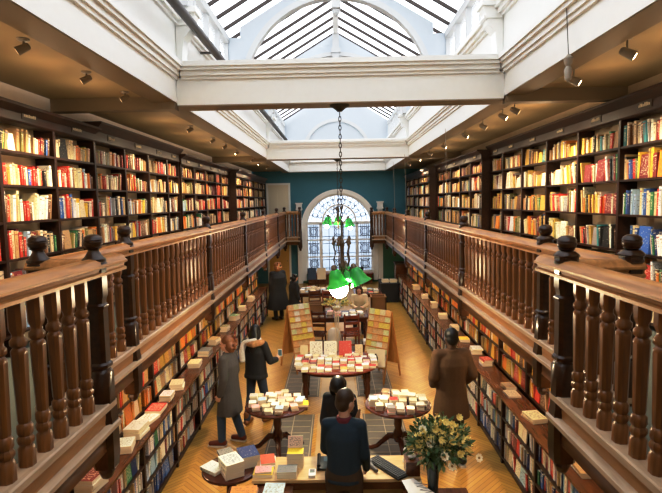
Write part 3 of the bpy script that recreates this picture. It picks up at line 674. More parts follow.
for ri, (dy, n, half) in enumerate(((-.52, 9, .52), (-.38, 11, .62), (-.24, 11, .66), (-.1, 11, .66), (.04, 11, .66), (.17, 10, .64))):
    for c in range(n):
        if ri in (0,) and r.random() < .12: continue
        x = OX-half+2*half*c/(n-1); zz = .7425; mm = r.choice((1, 2, 2, 3)) + (1 if ri in (2, 3) else 0)
        for q in range(mm):
            cn = pick('tablered', r); tt = r.uniform(.018, .03)
            flat_book(x, OY+dy+r.uniform(-.015, .015), zz, .112, .122, tt, r.uniform(-.06, .06), cn, f'{cn} paperback {"topmost" if q == mm-1 else ordn(q)+" up"}, {ordn(ri)} row, {ordn(c)} pile on the oval table', r); zz += tt+.001
# display books standing at the back of the oval table, covers to the camera
for c, (x, cn, w, col) in enumerate(((-.36, 'white', .23, (.8, .76, .68)), (-.1, 'white', .23, (.8, .75, .66)), (.17, 'red', .23, (.6, .09, .07)), (.42, 'cream', .14, None), (-.58, 'cream', .14, None))):
    h = .27 if c < 3 else .2
    M = Matrix.Translation((OX+x-w/2, OY+.27, .747)) @ Matrix.Rotation(R(-12), 4, 'X') @ Matrix(((0, 1, 0, 0), (-1, 0, 0, 0), (0, 0, 1, 0), (0, 0, 0, 1)))
    add_book(M, .03, w, h, cn, f'{cn} hardback propped upright on the oval table, {ordn((1, 2, 3, 4, 0)[c])} from the left', r, 'table', True, col)
# ------------------------------------------------------------------ greeting card racks
def rack(fx, fy, dx, dy, wx, wy, label, nm, r):
    """A-frame: front foot line starts at (fx,fy); (dx,dy) front to back spread; (wx,wy) width vector"""
    ht = 1.37; A = Vector((fx, fy, 0)); D = Vector((dx, dy, 0)); W = Vector((wx, wy, 0)); P = A+D*.5+Vector((0, 0, ht))
    t = thing('card_rack', tuple(A+D*.5+W*.5-Vector((0, 0, 0))), label, 'card rack', 'A frame card racks')
    for foot, name in ((A, 'front'), (A+D, 'back')):
        for q in (Vector((0, 0, 0)), W):
            MB().tube([foot+q+Vector((0, 0, .0)), P+q], .018, 4).build('leg', 'rack_wood', t)
    n = 9; dirn = W.normalized()
    for foot, sgn in ((A, -1), (A+D, 1)):
        slope = (P-foot).normalized(); nrm = slope.cross(dirn).normalized(); nrm = nrm if nrm.dot(D)*sgn > 0 else -nrm
        f0 = foot+slope*.28; L = (P-f0).length
        m = MB(); m.loft([[p+nrm*o for p in (f0, f0+W, P+W, P)] for o in (-.006, .0)]); m.build('panel', 'rack_wood', t)
        for i in range(n):
            b = f0+slope*(L*i/n+.012)
            m = MB(); m.loft([[b+q+nrm*o for q in (Vector(), W, W+slope*.022, slope*.022)] for o in (.024, .03)]); m.loft([[b+q+nrm*o for q in (Vector(), W)] + [b+W+slope*.006+nrm*o, b+slope*.006+nrm*o] for o in (0, .026)]); m.build('card_shelf', 'rack_wood', t)
            if sgn < 0:
                nc = 4
                for j in range(nc):
                    c = b+W*((j+.01)/nc)+slope*.021+nrm*.012; w = W/nc*.97; hh = slope*(L/n*.91)
                    m = MB(); m.loft([[c+q+nrm*o for q in (Vector(), w, w+hh, hh)] for o in (-.002, .002)])
                    cn = r.choice(('card_a', 'card_b', 'card_c', 'card_d', 'card_e', 'card_f')) if not (nm == 'left' and i == 3) else 'card_b'
                    words_ = {'card_a': 'cream', 'card_b': 'yellow', 'card_c': 'white', 'card_d': 'tan', 'card_e': 'pale green', 'card_f': 'orange'}
                    o = m.build('greeting_card', cn, None, tuple(c)); tag(o, f'{words_[cn]} greeting card, {ordn(n-1-i)} row down, {ordn(j)} along the {nm} rack', 'card', f'greeting cards on the {nm} rack')
    return t
for nm_, c in (('a', (.8, .68, .42)), ('b', (.82, .66, .16)), ('c', (.84, .8, .68)), ('d', (.7, .5, .26)), ('e', (.66, .7, .42)), ('f', (.76, .46, .2))): plain('card_'+nm_, c, .6, noise=.35, scale=22)
r = random.Random(3)
rack(.86, 9.4, .38, .5, -.4, .32, 'wooden A frame card rack behind the right end of the oval table', 'right', r)
rack(-.86, 10.05, -.4, .6, .43, .25, 'wooden A frame card rack behind the left end of the oval table', 'left', r)
# display card at the foot of the right rack
m = MB(); m.loft([[(.54+u*.34, 9.27-.03*u+o+v*.03, .4+.33*v) for u, v in ((0, 0), (1, 0), (1, 1), (0, 1))] for o in (0, .012)])
t = thing_mesh('display_card', m, 'cream_paint', (.7, 9.27, .4), 'cream display card with a dark picture at the foot of the right card rack', 'card')
m = MB(); m.loft([[(.64+.09*u, 9.252-.03*(.1/.34+.26*u)+(.3+.55*v)*.03+o, .46+.2*v) for u, v in ((0, 0), (1, .05), (1.15, .6), (.8, 1), (.25, .95), (-.1, .5))] for o in (0, .006)]); m.build('picture', 'hair_brown', t)
for x in (.58, .84): MB().tube([(x, 9.29, 0), (x, 9.29, .5)], .01, 6).build('card_stand', 'rack_wood', t)
# ------------------------------------------------------------------ the desk
t = thing('sales_desk', (-.08, 5.03, 0), 'pale wooden sales desk in front of the man in navy', 'desk')
MB().box(-.9, .8, 4.8, 5.27, .73, .76).build('desk_top', 'desk_wood', t)
MB().box(-.88, .78, 4.79, 4.82, .66, .73).build('apron', 'mahogany', t)
MB().box(-.86, .76, 5.2, 5.24, 0, .73).build('modesty_panel', 'desk_wood', t)
for x in (-.86, .73): MB().box(x, x+.05, 4.84, 5.2, 0, .73).build('end_panel', 'mahogany', t)
t = thing('side_table', (-.8, 4.55, 0), 'low wooden side table heaped with magazines at the near corner of the desk', 'table')
MB().box(-1.12, -.48, 4.25, 4.78, .69, .715).build('table_top', 'counter_wood', t)
for x in (-1.09, -.55):
    for y in (4.28, 4.7): MB().box(x, x+.045, y, y+.045, 0, .69).build('leg', 'mahogany', t)
t = thing('side_counter', (.95, 4.5, 0), 'dark wooden counter carrying the flower vase at the right of the desk', 'counter')
MB().box(.62, 1.25, 4.25, 4.78, .64, .67).build('counter_top', 'counter_wood', t)
MB().box(.66, 1.21, 4.3, 4.74, 0, .64).build('cabinet', 'mahogany', t)
r = random.Random(77)
def lay(x, y, z, w, l, t, ang, cn, label, col=None): flat_book(x, y, z, w, l, t, ang, cn, label, r, col=col)
# thick stacks on the small dark round table
zz = .702
for q in range(3): lay(-1.16, 5.06, zz, .2, .25, .052, .5+.04*q, 'white', f'thick white hardback with blue cover in the tall front stack, {("lowest", "middle", "topmost")[q]}'); zz += .053
zz = .702
for q in range(3): lay(-1.02, 5.28, zz, .2, .26, .04, .42, ('white', 'grey', 'blue')[q], f'{("white", "grey", "dark blue")[q]} book in the back stack on the small dark table', (None, None, (.06, .08, .2))[q]); zz += .041
lay(-1.37, 5.13, .702, .17, .24, .035, .95, 'white', 'white book hanging over the left edge of the small table')
lay(-1.28, 5.36, .702, .17, .24, .04, .3, 'pink', 'pinkish paperback at the back of the small dark table')
lay(-1.28, 5.36, .743, .16, .22, .03, .5, 'grey', 'grey patterned paperback on top of the pink one on the small table')
# magazines and books around the near left corner of the desk
for (x, y, z, w, l, t_, a, cn, lab, col) in (
    (-.78, 5.12, .761, .16, .22, .03, .1, 'white', 'white book at the far left corner of the desk', None), (-.78, 5.12, .792, .15, .2, .03, .2, 'red', 'red covered book on top at the far left desk corner', (.65, .14, .06)),
    (-.8, 4.93, .761, .2, .16, .03, .0, 'yellow', 'yellow paperback at the left end of the desk', (.8, .6, .05)), (-.8, 4.93, .792, .17, .13, .02, .1, 'pink', 'pale pink booklet on the yellow paperback', None),
    (-.55, 4.9, .761, .2, .15, .05, .02, 'white', 'white boxed book by the desk front edge, left of the yellow pile', None), (-.55, 4.9, .812, .2, .15, .02, .02, 'grey', 'grey photo cover laid on the white boxed book', None),
    (-.95, 4.62, .716, .26, .18, .03, .0, 'orange', 'orange magazine on the side table', (.7, .27, .05)), (-.95, 4.62, .747, .25, .17, .02, .06, 'orange', 'topmost orange magazine on the side table', (.75, .33, .08)),
    (-.66, 4.64, .716, .2, .26, .02, .03, 'pale blue', 'pale blue patterned magazine on the side table', (.55, .68, .7)), (-.66, 4.64, .737, .2, .26, .02, -.03, 'pale blue', 'topmost pale blue magazine on the side table', (.6, .74, .74)),
    (-.84, 4.4, .716, .16, .22, .04, .1, 'white', 'white paperback at the front of the side table', None), (-1.04, 4.4, .716, .14, .2, .04, 0, 'cream', 'cream paperback at the front left of the side table', None), (-.6, 4.36, .716, .18, .24, .05, 0, 'black', 'black hardback at the front right of the side table', None)):
    lay(x, y, z, w, l, t_, a, cn, lab, col)
zz = .761
for q, (cn, col) in enumerate((('tan', (.5, .25, .1)), ('tan', (.55, .3, .12)), ('brown', None), ('yellow', (.85, .66, .03)), ('yellow', (.88, .68, .05)))):
    lay(-.48, 5.1, zz, .17, .13, .03, .0, cn, f'{cn} paperback in the desk stack topped with yellow, {ordn(q)} up', col); zz += .031
M = Matrix.Translation((-.565, 5.17, zz-.0)) @ Matrix.Rotation(R(-20), 4, 'X') @ Matrix(((0, 1, 0, 0), (-1, 0, 0, 0), (0, 0, 1, 0), (0, 0, 0, 1)))
add_book(M, .025, .16, .12, 'pink', 'pale pink paperback propped at the back of the yellow topped stack', r, 'table', True, (.8, .62, .54))
# desk gadgets
t = thing('card_reader', (-.29, 4.9, .761), 'small white card reader on the desk front edge', 'card reader')
MB().box(-.33, -.26, 4.84, 4.97, .761, .785).build('body', 'paper', t); MB().box(-.32, -.27, 4.9, 4.96, .785, .787).build('screen', 'grey_plastic', t)
t = thing('desk_phone', (-.17, 5.06, .761), 'black desk telephone beside the man in navy', 'telephone')
MB().prism([(4.97, .761), (5.16, .761), (5.16, .82), (4.97, .785)], 'x', -.25, -.09).build('body', 'black_plastic', t)
MB().prism([(5.08, .806), (5.15, .82), (5.15, .822), (5.08, .808)], 'x', -.18, -.1).build('screen', 'screen', t)
MB().tube([(-.23, 4.98, .81), (-.23, 5.02, .825), (-.23, 5.1, .84), (-.23, 5.15, .842)], [.02, .014, .014, .02], 8).build('handset', 'black_plastic', t)
t = thing('barcode_scanner', (.33, 5.0, .761), 'grey handheld barcode scanner lying on the desk', 'scanner')
MB().tube([(.3, 5.08, .785), (.33, 5.0, .782), (.37, 4.92, .78)], [.03, .022, .018], 10).build('handle', 'grey_plastic', t); MB().box(.265, .33, 5.07, 5.13, .762, .81).build('head', 'grey_plastic', t)
t = thing('keyboard', (.5, 5.0, .761), 'black computer keyboard set diagonally on the desk', 'keyboard')
T = Matrix.Translation((.49, 5.0, .761)) @ Matrix.Rotation(R(-54), 4, 'Z'); m = MB().box(-.24, .24, -.075, .075, 0, .022, T); m.build('base', 'black_plastic', t)
m = MB()
for i in range(15):
    for j in range(5): m.box(-.228+i*.0305, -.228+i*.0305+.025, -.064+j*.026, -.064+j*.026+.021, .022, .032, T)
m.build('keys', 'key_grey', t)
t = thing('tissue_box', (.73, 4.93, .761), 'brown wooden box with white tissue at the right end of the desk', 'box')
MB().box(.66, .8, 4.84, 5.02, .761, .91).build('box_body', 'counter_wood', t); MB().lathe([(.03, 0), (.045, .03), (.02, .06), (.035, .09), (.01, .1)], (.73, 4.93, .905), 7).build('tissue', 'paper', t)
t = thing_mesh('figurine', MB().lathe([(.03, 0), (.03, .02), (.014, .05), (.022, .09), (.014, .11), (.02, .135), (.01, .155)], (.69, 5.13, .761), 10), 'paper', (.69, 5.13, .761), 'little white figurine behind the brown box on the desk', 'figurine')
m = MB(); m.loft([[(x, y, z+o) for x, y, z in ((.6, 4.74, .775), (.72, 4.78, .775), (1.08, 4.36, .7), (.72, 4.26, .7))] for o in (0, .006)])
t = thing_mesh('paper_sheet', m, 'paper', (.78, 4.6, .74), 'large white paper sheet sloping in front of the flower vase', 'paper')
m = MB(); pts = []
for i in range(14):
    p = Vector((.66, 4.75, .783)).lerp(Vector((.9, 4.34, .709)), .12+.055*i); pts.append(p+Vector((.06+(.06 if i % 2 else -.05)+r.uniform(-.03, .03), 0, .0)))
m.tube(pts, .0025, 4)
m.build('print', 'ink', t)
# flowers
VX, VY = .9, 4.86
t = thing('glass_vase', (VX, VY, .0), 'dark smoky glass vase holding the bouquet', 'vase')
MB().lathe([(.05, .672), (.055, .68), (.05, .76), (.06, .9), (.075, 1.02), (.078, 1.03), (.07, 1.02), (.055, .9), (.045, .77), (.02, .76)], (VX, 4.68, 0), 20).build('body', 'vase_glass', t)
VY = 4.68
VX0 = VX
t = thing('flower_bouquet', (VX, VY, 1.0), 'loose bouquet of cream and white flowers with grey green foliage', 'flowers')
r = random.Random(14); m = MB(); m2 = MB(); st = MB()
C0 = Vector((VX+.05, VY, 1.2))
def leaf(mb, p, d, L, w):
    d = d.normalized(); sd = d.cross(Vector((r.uniform(-1, 1), r.uniform(-1, 1), r.uniform(-1, 1)))).normalized(); nn = sd.cross(d)
    q = [p, p+d*L*.35+sd*w+nn*w*.2, p+d*L*.7+sd*w*.7, p+d*L, p+d*L*.7-sd*w*.7, p+d*L*.35-sd*w+nn*w*.2]; mb.quad(*[tuple(v) for v in q])
for i in range(760):
    d = Vector((r.gauss(0, 1), r.gauss(0, 1), r.gauss(.1, .8))).normalized(); p = C0+Vector((d.x*.3, d.y*.22, d.z*.23))*r.uniform(.35, 1)
    if p.z < .95 and abs(p.x-VX) > .2: continue
    leaf(m if r.random() < .7 else m2, p, d+Vector((r.uniform(-.8, .8), r.uniform(-.8, .8), r.uniform(-.5, .8))), r.uniform(.05, .1), r.uniform(.009, .02))
for i in range(26):
    d = Vector((r.gauss(0, 1), r.gauss(0, 1), r.uniform(.1, 1))).normalized(); p = C0+Vector((d.x*.3, d.y*.24, d.z*.26)); st.tube([(VX, VY, .95), (VX+(p.x-VX)*.4, VY+(p.y-VY)*.4, 1.08), tuple(p)], .0035, 4)
    if i % 2:
        for q in range(6): leaf(m2, p+Vector((r.uniform(-.03, .03), r.uniform(-.03, .03), r.uniform(-.05, .02))), Vector((r.uniform(-1, 1), r.uniform(-1, 1), 1)), .05, .008)
st.build('stems', 'leaf', t); m.build('leaves', 'leaf', t); m2.build('pale_leaves', 'leaf_pale', t)
def flower(p, nrm, rad, mat, cup):
    nrm = Vector(nrm).normalized(); x, y, d = mat_align(nrm); mb = MB()
    for ring, k_ in ((0, 8), (1, 6)):
        rr = rad*(.9-.3*ring)
        for j in range(k_):
            a = 2*pi*j/k_+ring*.4; e = x*cos(a)+y*sin(a); sd = d.cross(e)
            u0 = p+d*(.004*ring); q = [u0+e*rr*.12, u0+e*rr*.6+sd*rr*.42+d*rr*cup*.35, u0+e*rr+sd*rr*.16+d*rr*cup, u0+e*rr-sd*rr*.16+d*rr*cup, u0+e*rr*.6-sd*rr*.42+d*rr*cup*.35]
            mb.quad(*[tuple(v) for v in q])
    o = mb.build('flower', mat, t)
    MB().ball(p+d*.008, rad*.26, 8, 5).build('flower_centre', 'flower_eye' if cup < .4 else 'petal', o)
FL = [(-.1, -.14, .12, 1), (.02, -.2, .02, 1), (-.2, -.1, .1, 0), (.1, -.16, .14, 0), (.2, -.1, .1, 0), (-.05, -.12, .24, 0), (.12, -.06, .26, 0), (-.16, -.06, .22, 1), (.05, -.1, .3, 0), (.25, -.02, .2, 0), (-.27, -.02, .02, 0), (-.24, -.04, .17, 0), (.17, -.16, .02, 0), (-.12, -.18, -.02, 0), (.0, -.17, .16, 0), (.3, -.06, .05, 1), (.36, -.12, -.04, 1), (-.3, .0, .1, 0), (.2, .0, .3, 0), (-.04, -.02, .34, 0), (.09, -.19, -.08, 1)]
sp_m = MB()
for (cx0, cz0) in ((.0, .2), (.08, .17), (-.12, .14), (.2, .14), (-.22, .06), (.14, .24), (-.03, .28), (.06, .08), (-.16, .2), (.24, .04)):
    for q in range(9):
        p = C0+Vector((cx0+r.gauss(0, .03), -.12+r.gauss(0, .03), cz0-.05+r.gauss(0, .028)))
        for w_ in range(4): leaf(sp_m, p, Vector((r.gauss(0, 1), -.6+r.gauss(0, .6), .4+r.gauss(0, .6))), .036, .012)
sp_m.build('yellow_blossom', 'petal', t)
for (dx, dy, dz, kind_) in FL[::2]+FL[1:8:2]:
    flower(C0+Vector((dx, dy, dz-.06)), (dx*1.2, -1, dz*1.2+.5), .045 if kind_ else .04, 'petal_white' if kind_ else 'petal', .25 if kind_ else .7)
# ------------------------------------------------------------------ chandeliers
def chandelier(x, y, ztop, zr, sc, label, shades, lit):
    t = thing('chandelier', (x, y, ztop), label, 'chandelier', 'hanging lamps with green shades')
    MB().lathe([(.03, -.08), (.05, -.06), (.09, -.03), (.13, -.01), (.13, 0)], (x, y, ztop), 14).build('ceiling_rose', 'iron', t)
    ch = MB(); z = ztop-.08; i = 0
    while z > zr+.75*sc:
        a = Vector((.016, 0, 0)) if i % 2 else Vector((0, .016, 0)); c = Vector((x, y, z-.035))
        ch.tube([c+Vector((0, 0, .035*cos(u)))+a*sin(u) for u in [2*pi*q/8 for q in range(9)]], .0055, 4); z -= .056; i += 1
    ch.build('chain', 'chain', t)
    MB().lathe([(.012, -.15*sc), (.035*sc, -.12*sc), (.012, -.06*sc), (.02, 0), (.045*sc, .06*sc), (.05*sc, .1*sc), (.02, .16*sc), (.016, .35*sc), (.04*sc, .4*sc), (.03*sc, .45*sc), (.014, .5*sc), (.012, .76*sc)], (x, y, zr), 12).build('stem', 'bronze', t)
    for j in range(5):
        a = 2*pi*j/5+.5; d = Vector((cos(a), sin(a), 0)); o = Vector((x, y, zr))
        pts = [o+d*(.02*sc)+Vector((0, 0, .42*sc)), o+d*(.1*sc)+Vector((0, 0, .46*sc)), o+d*(.13*sc)+Vector((0, 0, .38*sc)), o+d*(.1*sc)+Vector((0, 0, .28*sc)), o+d*(.13*sc)+Vector((0, 0, .18*sc)), o+d*(.1*sc)+Vector((0, 0, .08*sc)), o+d*(.05*sc)+Vector((0, 0, .12*sc))]
        MB().tube(pts, .009*sc, 6).ball(pts[1], .018*sc, 8, 5).build('scroll_arm', 'bronze', t)
        MB().lathe([(.008, 0), (.026*sc, .02*sc), (.02*sc, .05*sc), (.012*sc, .08*sc), (.022*sc, .1*sc), (.004, .14*sc)], tuple(o+d*(.13*sc)+Vector((0, 0, .4*sc))), 8).build('finial', 'bronze', t)
    for j, (dx, dy, dz, tilt, az) in enumerate(shades):
        c = Vector((x+dx, y+dy, zr+dz)); q = Matrix.Translation(c) @ Matrix.Rotation(az, 4, 'Z') @ Matrix.Rotation(tilt, 4, 'Y')
        MB().tube([(x, y, zr+.1*sc), (x+dx*.5, y+dy*.5, zr+.02*sc), tuple(q @ Vector((0, 0, .1*sc)))], .014*sc, 6).build('lamp_arm', 'bronze', t)
        prof = [(.035, .06), (.05, .045), (.075, .02), (.095, -.02), (.108, -.07), (.125, -.13), (.165, -.19), (.172, -.2), (.16, -.19), (.12, -.13), (.102, -.07), (.088, -.02), (.068, .015), (.03, .045)]
        m = MB(); n = 24
        m.loft([[(rr*sc*cos(2*pi*k_/n), rr*sc*sin(2*pi*k_/n), zz*sc) for k_ in range(n)] for rr, zz in prof], False, q); sh = m.build('lamp_shade', 'shade_green', t)
        MB().lathe([(.03*sc, .04*sc), (.045*sc, .05*sc), (.035*sc, .1*sc), (.02*sc, .12*sc)], (0, 0, 0), 12, T=q).build('shade_cap', 'bronze', sh)
        on = j in lit
        bc = q @ Vector((0, 0, (-.25 if on else -.1)*sc)); MB().ball(tuple(bc), ((.135 if y < 10 else .06)*sc if on else .035*sc), 16, 10).build('bulb', 'bulb' if on else 'petal_white', sh)  # near lit bulb oversized and lowered, its white stands in for glare
        if on:
            l_ = bpy.data.lights.new('lamp_light', 'POINT'); l_.energy = 150*sc if y < 10 else 45; l_.color = (1, .82, .55); l_.shadow_soft_size = .06*sc; lo = bpy.data.objects.new('lamp_light', l_); COL.objects.link(lo); lo.location = q @ Vector((0, 0, -.42*sc))
    return t
chandelier(.07, 6.55, CZ-.045, 2.62, .88, 'nearer iron chandelier on a long chain with one glowing green shade', [(-.1, -.1, .0, R(14), R(200)), (.17, -.08, .02, R(-24), R(-12)), (.04, .22, .02, R(20), R(100))], (0,))
chandelier(.06, 14.7, CZ-.045, 2.9, .95, 'farther iron chandelier before the arched window with small green shades', [(-.3, -.1, .16, R(-10), R(190)), (.3, -.1, .1, R(-10), R(-10)), (0, .3, .16, R(-10), R(90))], (0, 1))
# ------------------------------------------------------------------ ceiling spots, wires, pipe
def spot(s, x, y, on, label):
    t = thing('ceiling_spotlight', (x, y, CZ), label, 'spotlight', f'{SIDE[s]} gallery ceiling spotlights')
    zc_ = CZ+.07 if abs(x) > 2.42 else CZ
    kk = .78 if s < 0 else 1; dn = .05 if s < 0 else .11; fx = 'ceil_edge' if s < 0 else 'fixture'
    MB().lathe([(.03, -.02), (.045, -.01), (.045, 0)], (x, y, zc_), 12).build('base', 'fixture', t)
    MB().tube([(x, y, zc_-.01), (x, y, zc_-dn)], .008, 6).build('bracket', fx, t)
    d = Vector((s*.75, -.35, -.5)).normalized(); p = Vector((x, y, zc_-dn-.02)); xx, yy, dd = mat_align(d)
    T = Matrix((xx, yy, dd)).transposed().to_4x4(); T.translation = p; T = T @ Matrix.Scale(kk, 4)
    h = MB(); h.lathe([(.02, -.06), (.034, -.045), (.037, 0), (.042, .055), (.044, .07), (.034, .07)], (0, 0, 0), 14, T=T); o = h.build('housing', fx, t)
    MB().lathe([(.034, .069), (.02, .073), (.005, .075)], (0, 0, 0), 12, T=T).build('lens', 'lens_on' if on else 'lens_dim', o)
LS = (3.88, 4.84, 5.71, 8.23, 9.72, 10.79, 12.1, 14.3, 15.6, 17.4); RS = (4.41, 5.37, 7.1, 7.6, 8.6, 9.78, 11.7, 13.4, 15.2, 17.2)
for i, y in enumerate(LS): spot(-1, -2.34, y, i in (6, 8), f'small ceiling spotlight over the left gallery, {ordn(i)} from the camera')
for i, y in enumerate(RS): spot(1, 2.5, y, i in (0, 1, 3, 5, 6, 8), f'ceiling spotlight over the right gallery, {ordn(i)} from the camera')
t = thing('metal_pipe', (-1.7, 6, 5.72), 'dark metal pipe running high along the left of the skylight', 'pipe')
MB().tube([(-1.7, YB+.1, 5.72), (-1.7, 20, 5.72)], .055, 12).build('pipe_run', 'pipe', t)
for y in (2, 7.6, 11, 15): MB().box(-1.965, -1.66, y, y+.04, 5.765, 5.79).build('clip', 'pipe', t)
HY, HZ, HY0 = 4.53, 4.72, 4.6
t = thing('hanging_lamp_holder', (2.06, 4.6, 5.3), 'small brass holder hanging on a wire at the right of the skylight', 'lamp')
MB().tube([(2.06, HY0, 5.29), (2.06, HY, HZ+.06)], .004, 5).build('wire', 'iron', t)
MB().lathe([(.01, -.16), (.03, -.14), (.035, -.06), (.02, -.03), (.035, 0), (.04, .04), (.012, .07)], (2.06, HY, HZ), 10).build('holder', 'fixture', t)
for i, (x, y) in enumerate(((2.0, 9.2), (1.95, 14.2), (1.95, 17.0))):
    t = thing_mesh('hanging_wire', MB().tube([(x, y, CZ), (x+.03, y+.05, 4.0), (x+.05, y+.1, 3.13)], .005, 5), 'fixture', (x, y, 3.13), f'thin wire hanging from the ceiling edge to the right handrail, {ordn(i)} from the camera', 'wire', 'hanging wires')
# ------------------------------------------------------------------ far end furniture
def round_far(x, y, rad, label, mat='counter_wood'):
    t = thing('round_table', (x, y, 0), label, 'table')
    MB().lathe([(rad-.02, .7), (rad, .715), (rad-.01, .74)], (x, y, 0), 32).build('table_top', mat, t)
    for q in range(4):
        a = pi/4+q*pi/2; MB().cone((x+rad*.7*cos(a), y+rad*.7*sin(a), 0), (x+rad*.66*cos(a), y+rad*.66*sin(a), .7), .025, .035).build('leg', 'mahogany', t)
def rect_table(x0, x1, y0, y1, z, label, mat='mahogany'):
    t = thing('table', ((x0+x1)/2, (y0+y1)/2, 0), label, 'table')
    MB().box(x0, x1, y0, y1, z-.04, z).build('table_top', mat, t); MB().box(x0+.05, x1-.05, y0+.05, y1-.05, z-.12, z-.04).build('apron', 'mahogany', t)
    for x in (x0+.04, x1-.1):
        for y in (y0+.04, y1-.1): MB().box(x, x+.06, y, y+.06, 0, z-.12).build('leg', 'mahogany', t)
rect_table(-.95, .75, 11.9, 12.7, .74, 'long dark reading table behind the card racks')
rect_table(-1.25, -.1, 15.2, 16.3, .74, 'far table spread with white books beneath the window')
rect_table(.5, 1.35, 15.0, 15.9, .74, 'table with open books beside the seated woman')
r = random.Random(8)
for (x0, x1, y0, y1, nx, ny, nm, pn) in ((-.85, .65, 12.0, 12.6, 8, 3, 'long reading table', 'table'), (-1.18, -.2, 15.3, 16.2, 6, 4, 'far table', 'table'), (.58, 1.28, 15.05, 15.8, 4, 3, 'table beside the seated woman', 'table')):
    for i in range(nx):
        for j in range(ny):
            if r.random() < .2 or (nm[:4] == 'long' and i < 3 and j > 0): continue
            cn = pick(pn, r); mm = r.choice((1, 1, 2, 3)); zz = .741
            for q in range(mm):
                t_ = r.uniform(.02, .035)
                flat_book(x0+(x1-x0)*(i+.5)/nx, y0+(y1-y0)*(j+.5)/ny, zz, .14, .18, t_, r.uniform(-.4, .4), cn, f'{cn} book, layer {ordn(q)}, {ordn(j)} row, {ordn(i)} pile on the {nm}', r); zz += t_+.001
def chair(x, y, rz, label, mat, zs=.46, zback=.95):
    t = thing('wooden_chair', (0, 0, 0), label, 'chair')
    MB().box(-.2, .2, -.2, .2, zs-.04, zs).build('seat', mat, t)
    for sx in (-.18, .15):
        MB().box(sx, sx+.035, .16, .195, 0, zs-.04).build('leg', mat, t)
        MB().box(sx, sx+.035, -.195, -.16, 0, zback).build('leg', mat, t)
    b = MB()
    for z in (.56, .7, .84): b.box(-.15, .15, -.19, -.165, z, z+.07)
    b.build('backrest', mat, t); MB().box(-.17, .17, -.18, -.165, .2, .23).build('stretcher', mat, t)
    t.location = (x, y, 0); t.rotation_euler.z = rz; return t
chair(.28, 11.55, R(10), 'reddish wooden chair drawn up to the long reading table', 'redtop')
chair(.6, 13.6, R(180), 'wooden chair on which the woman in cream sits', 'counter_wood', .365)
chair(-.72, 14.85, R(10), 'wooden chair with its back to the camera before the far book table', 'counter_wood')
chair(-.26, 14.8, R(-6), 'reddish wooden chair before the far book table', 'redtop')
chair(-.5, 11.6, R(170), 'dark wooden chair at the left part of the long reading table', 'mahogany')
def crate(x0, x1, y0, y1, z0, z1, label):
    t = thing('wicker_basket', ((x0+x1)/2, (y0+y1)/2, z0), label, 'basket', 'brown wicker book baskets')
    m = MB().box(x0, x1, y0, y0+.03, z0, z1).box(x0, x1, y1-.03, y1, z0, z1).box(x0, x0+.03, y0, y1, z0, z1).box(x1-.03, x1, y0, y1, z0, z1).box(x0, x1, y0, y1, z0, z0+.03); m.build('basket_body', 'wicker', t)
    m = MB().tube([(x0, y0, z1), (x1, y0, z1), (x1, y1, z1), (x0, y1, z1), (x0, y0, z1)], .02, 6); m.build('basket_rim', 'wicker', t)
crate(-.82, -.34, 12.24, 12.54, .742, 1.0, 'brown wicker basket on the long table behind the left card rack')
crate(.95, 1.38, 14.0, 14.4, 0, .82, 'tall brown wicker basket at the right of the seated woman')
m = MB().lathe([(.12, 0), (.15, .1), (.16, .35), (.14, .5), (.08, .56)], (-.1, 11.62, 0), 14); thing_mesh('canvas_bag', m, 'white_bag', (-.1, 11.62, 0), 'off white canvas bag standing below the long reading table', 'bag')
for i, (x, y) in enumerate(((-.75, 11.18), (.78, 11.5))):
    t = thing('book_crate', (x, y, 0), f'wooden crate of magazines on the floor, {("left", "right")[i]} of the pale stand', 'crate', 'floor crates')
    MB().box(x-.22, x+.22, y-.15, y+.15, 0, .22).build('crate_body', 'counter_wood', t)
    for q in range(2): MB().box(x-.2+q*.21, x-.01+q*.21, y-.13, y+.13, .22, .3+.03*q).build('magazine_bundle', 'paper', t)
t = thing('plant_stand', (-.03, 11.2, 0), 'tall slim pale stand with yellow flowers behind the oval table', 'stand')
for q in range(3):
    a = pi/2+q*2*pi/3; MB().tube([(-.03+.12*cos(a), 11.2+.12*sin(a), 0), (-.03+.045*cos(a), 11.2+.045*sin(a), .5), (-.03+.045*cos(a), 11.2+.045*sin(a), 1.0), (-.03+.1*cos(a), 11.2+.1*sin(a), 1.16)], .014, 6).build('leg', 'cream_paint', t)
MB().lathe([(.03, 1.06), (.1, 1.14), (.11, 1.17)], (-.03, 11.2, 0), 14).build('bowl', 'cream_paint', t)
m = MB(); m2 = MB()
for i in range(150):
    d = Vector((r.gauss(0, 1), r.gauss(0, 1), abs(r.gauss(0, .7)))).normalized(); p = Vector((-.03, 11.2, 1.2))+Vector((d.x*.3, d.y*.18, d.z*.2))*r.uniform(.4, 1); leaf(m if i % 3 else m2, p, d, .08, .03)
f_ = m.build('blossom', 'petal', t); m2.build('leaves', 'leaf_pale', t)
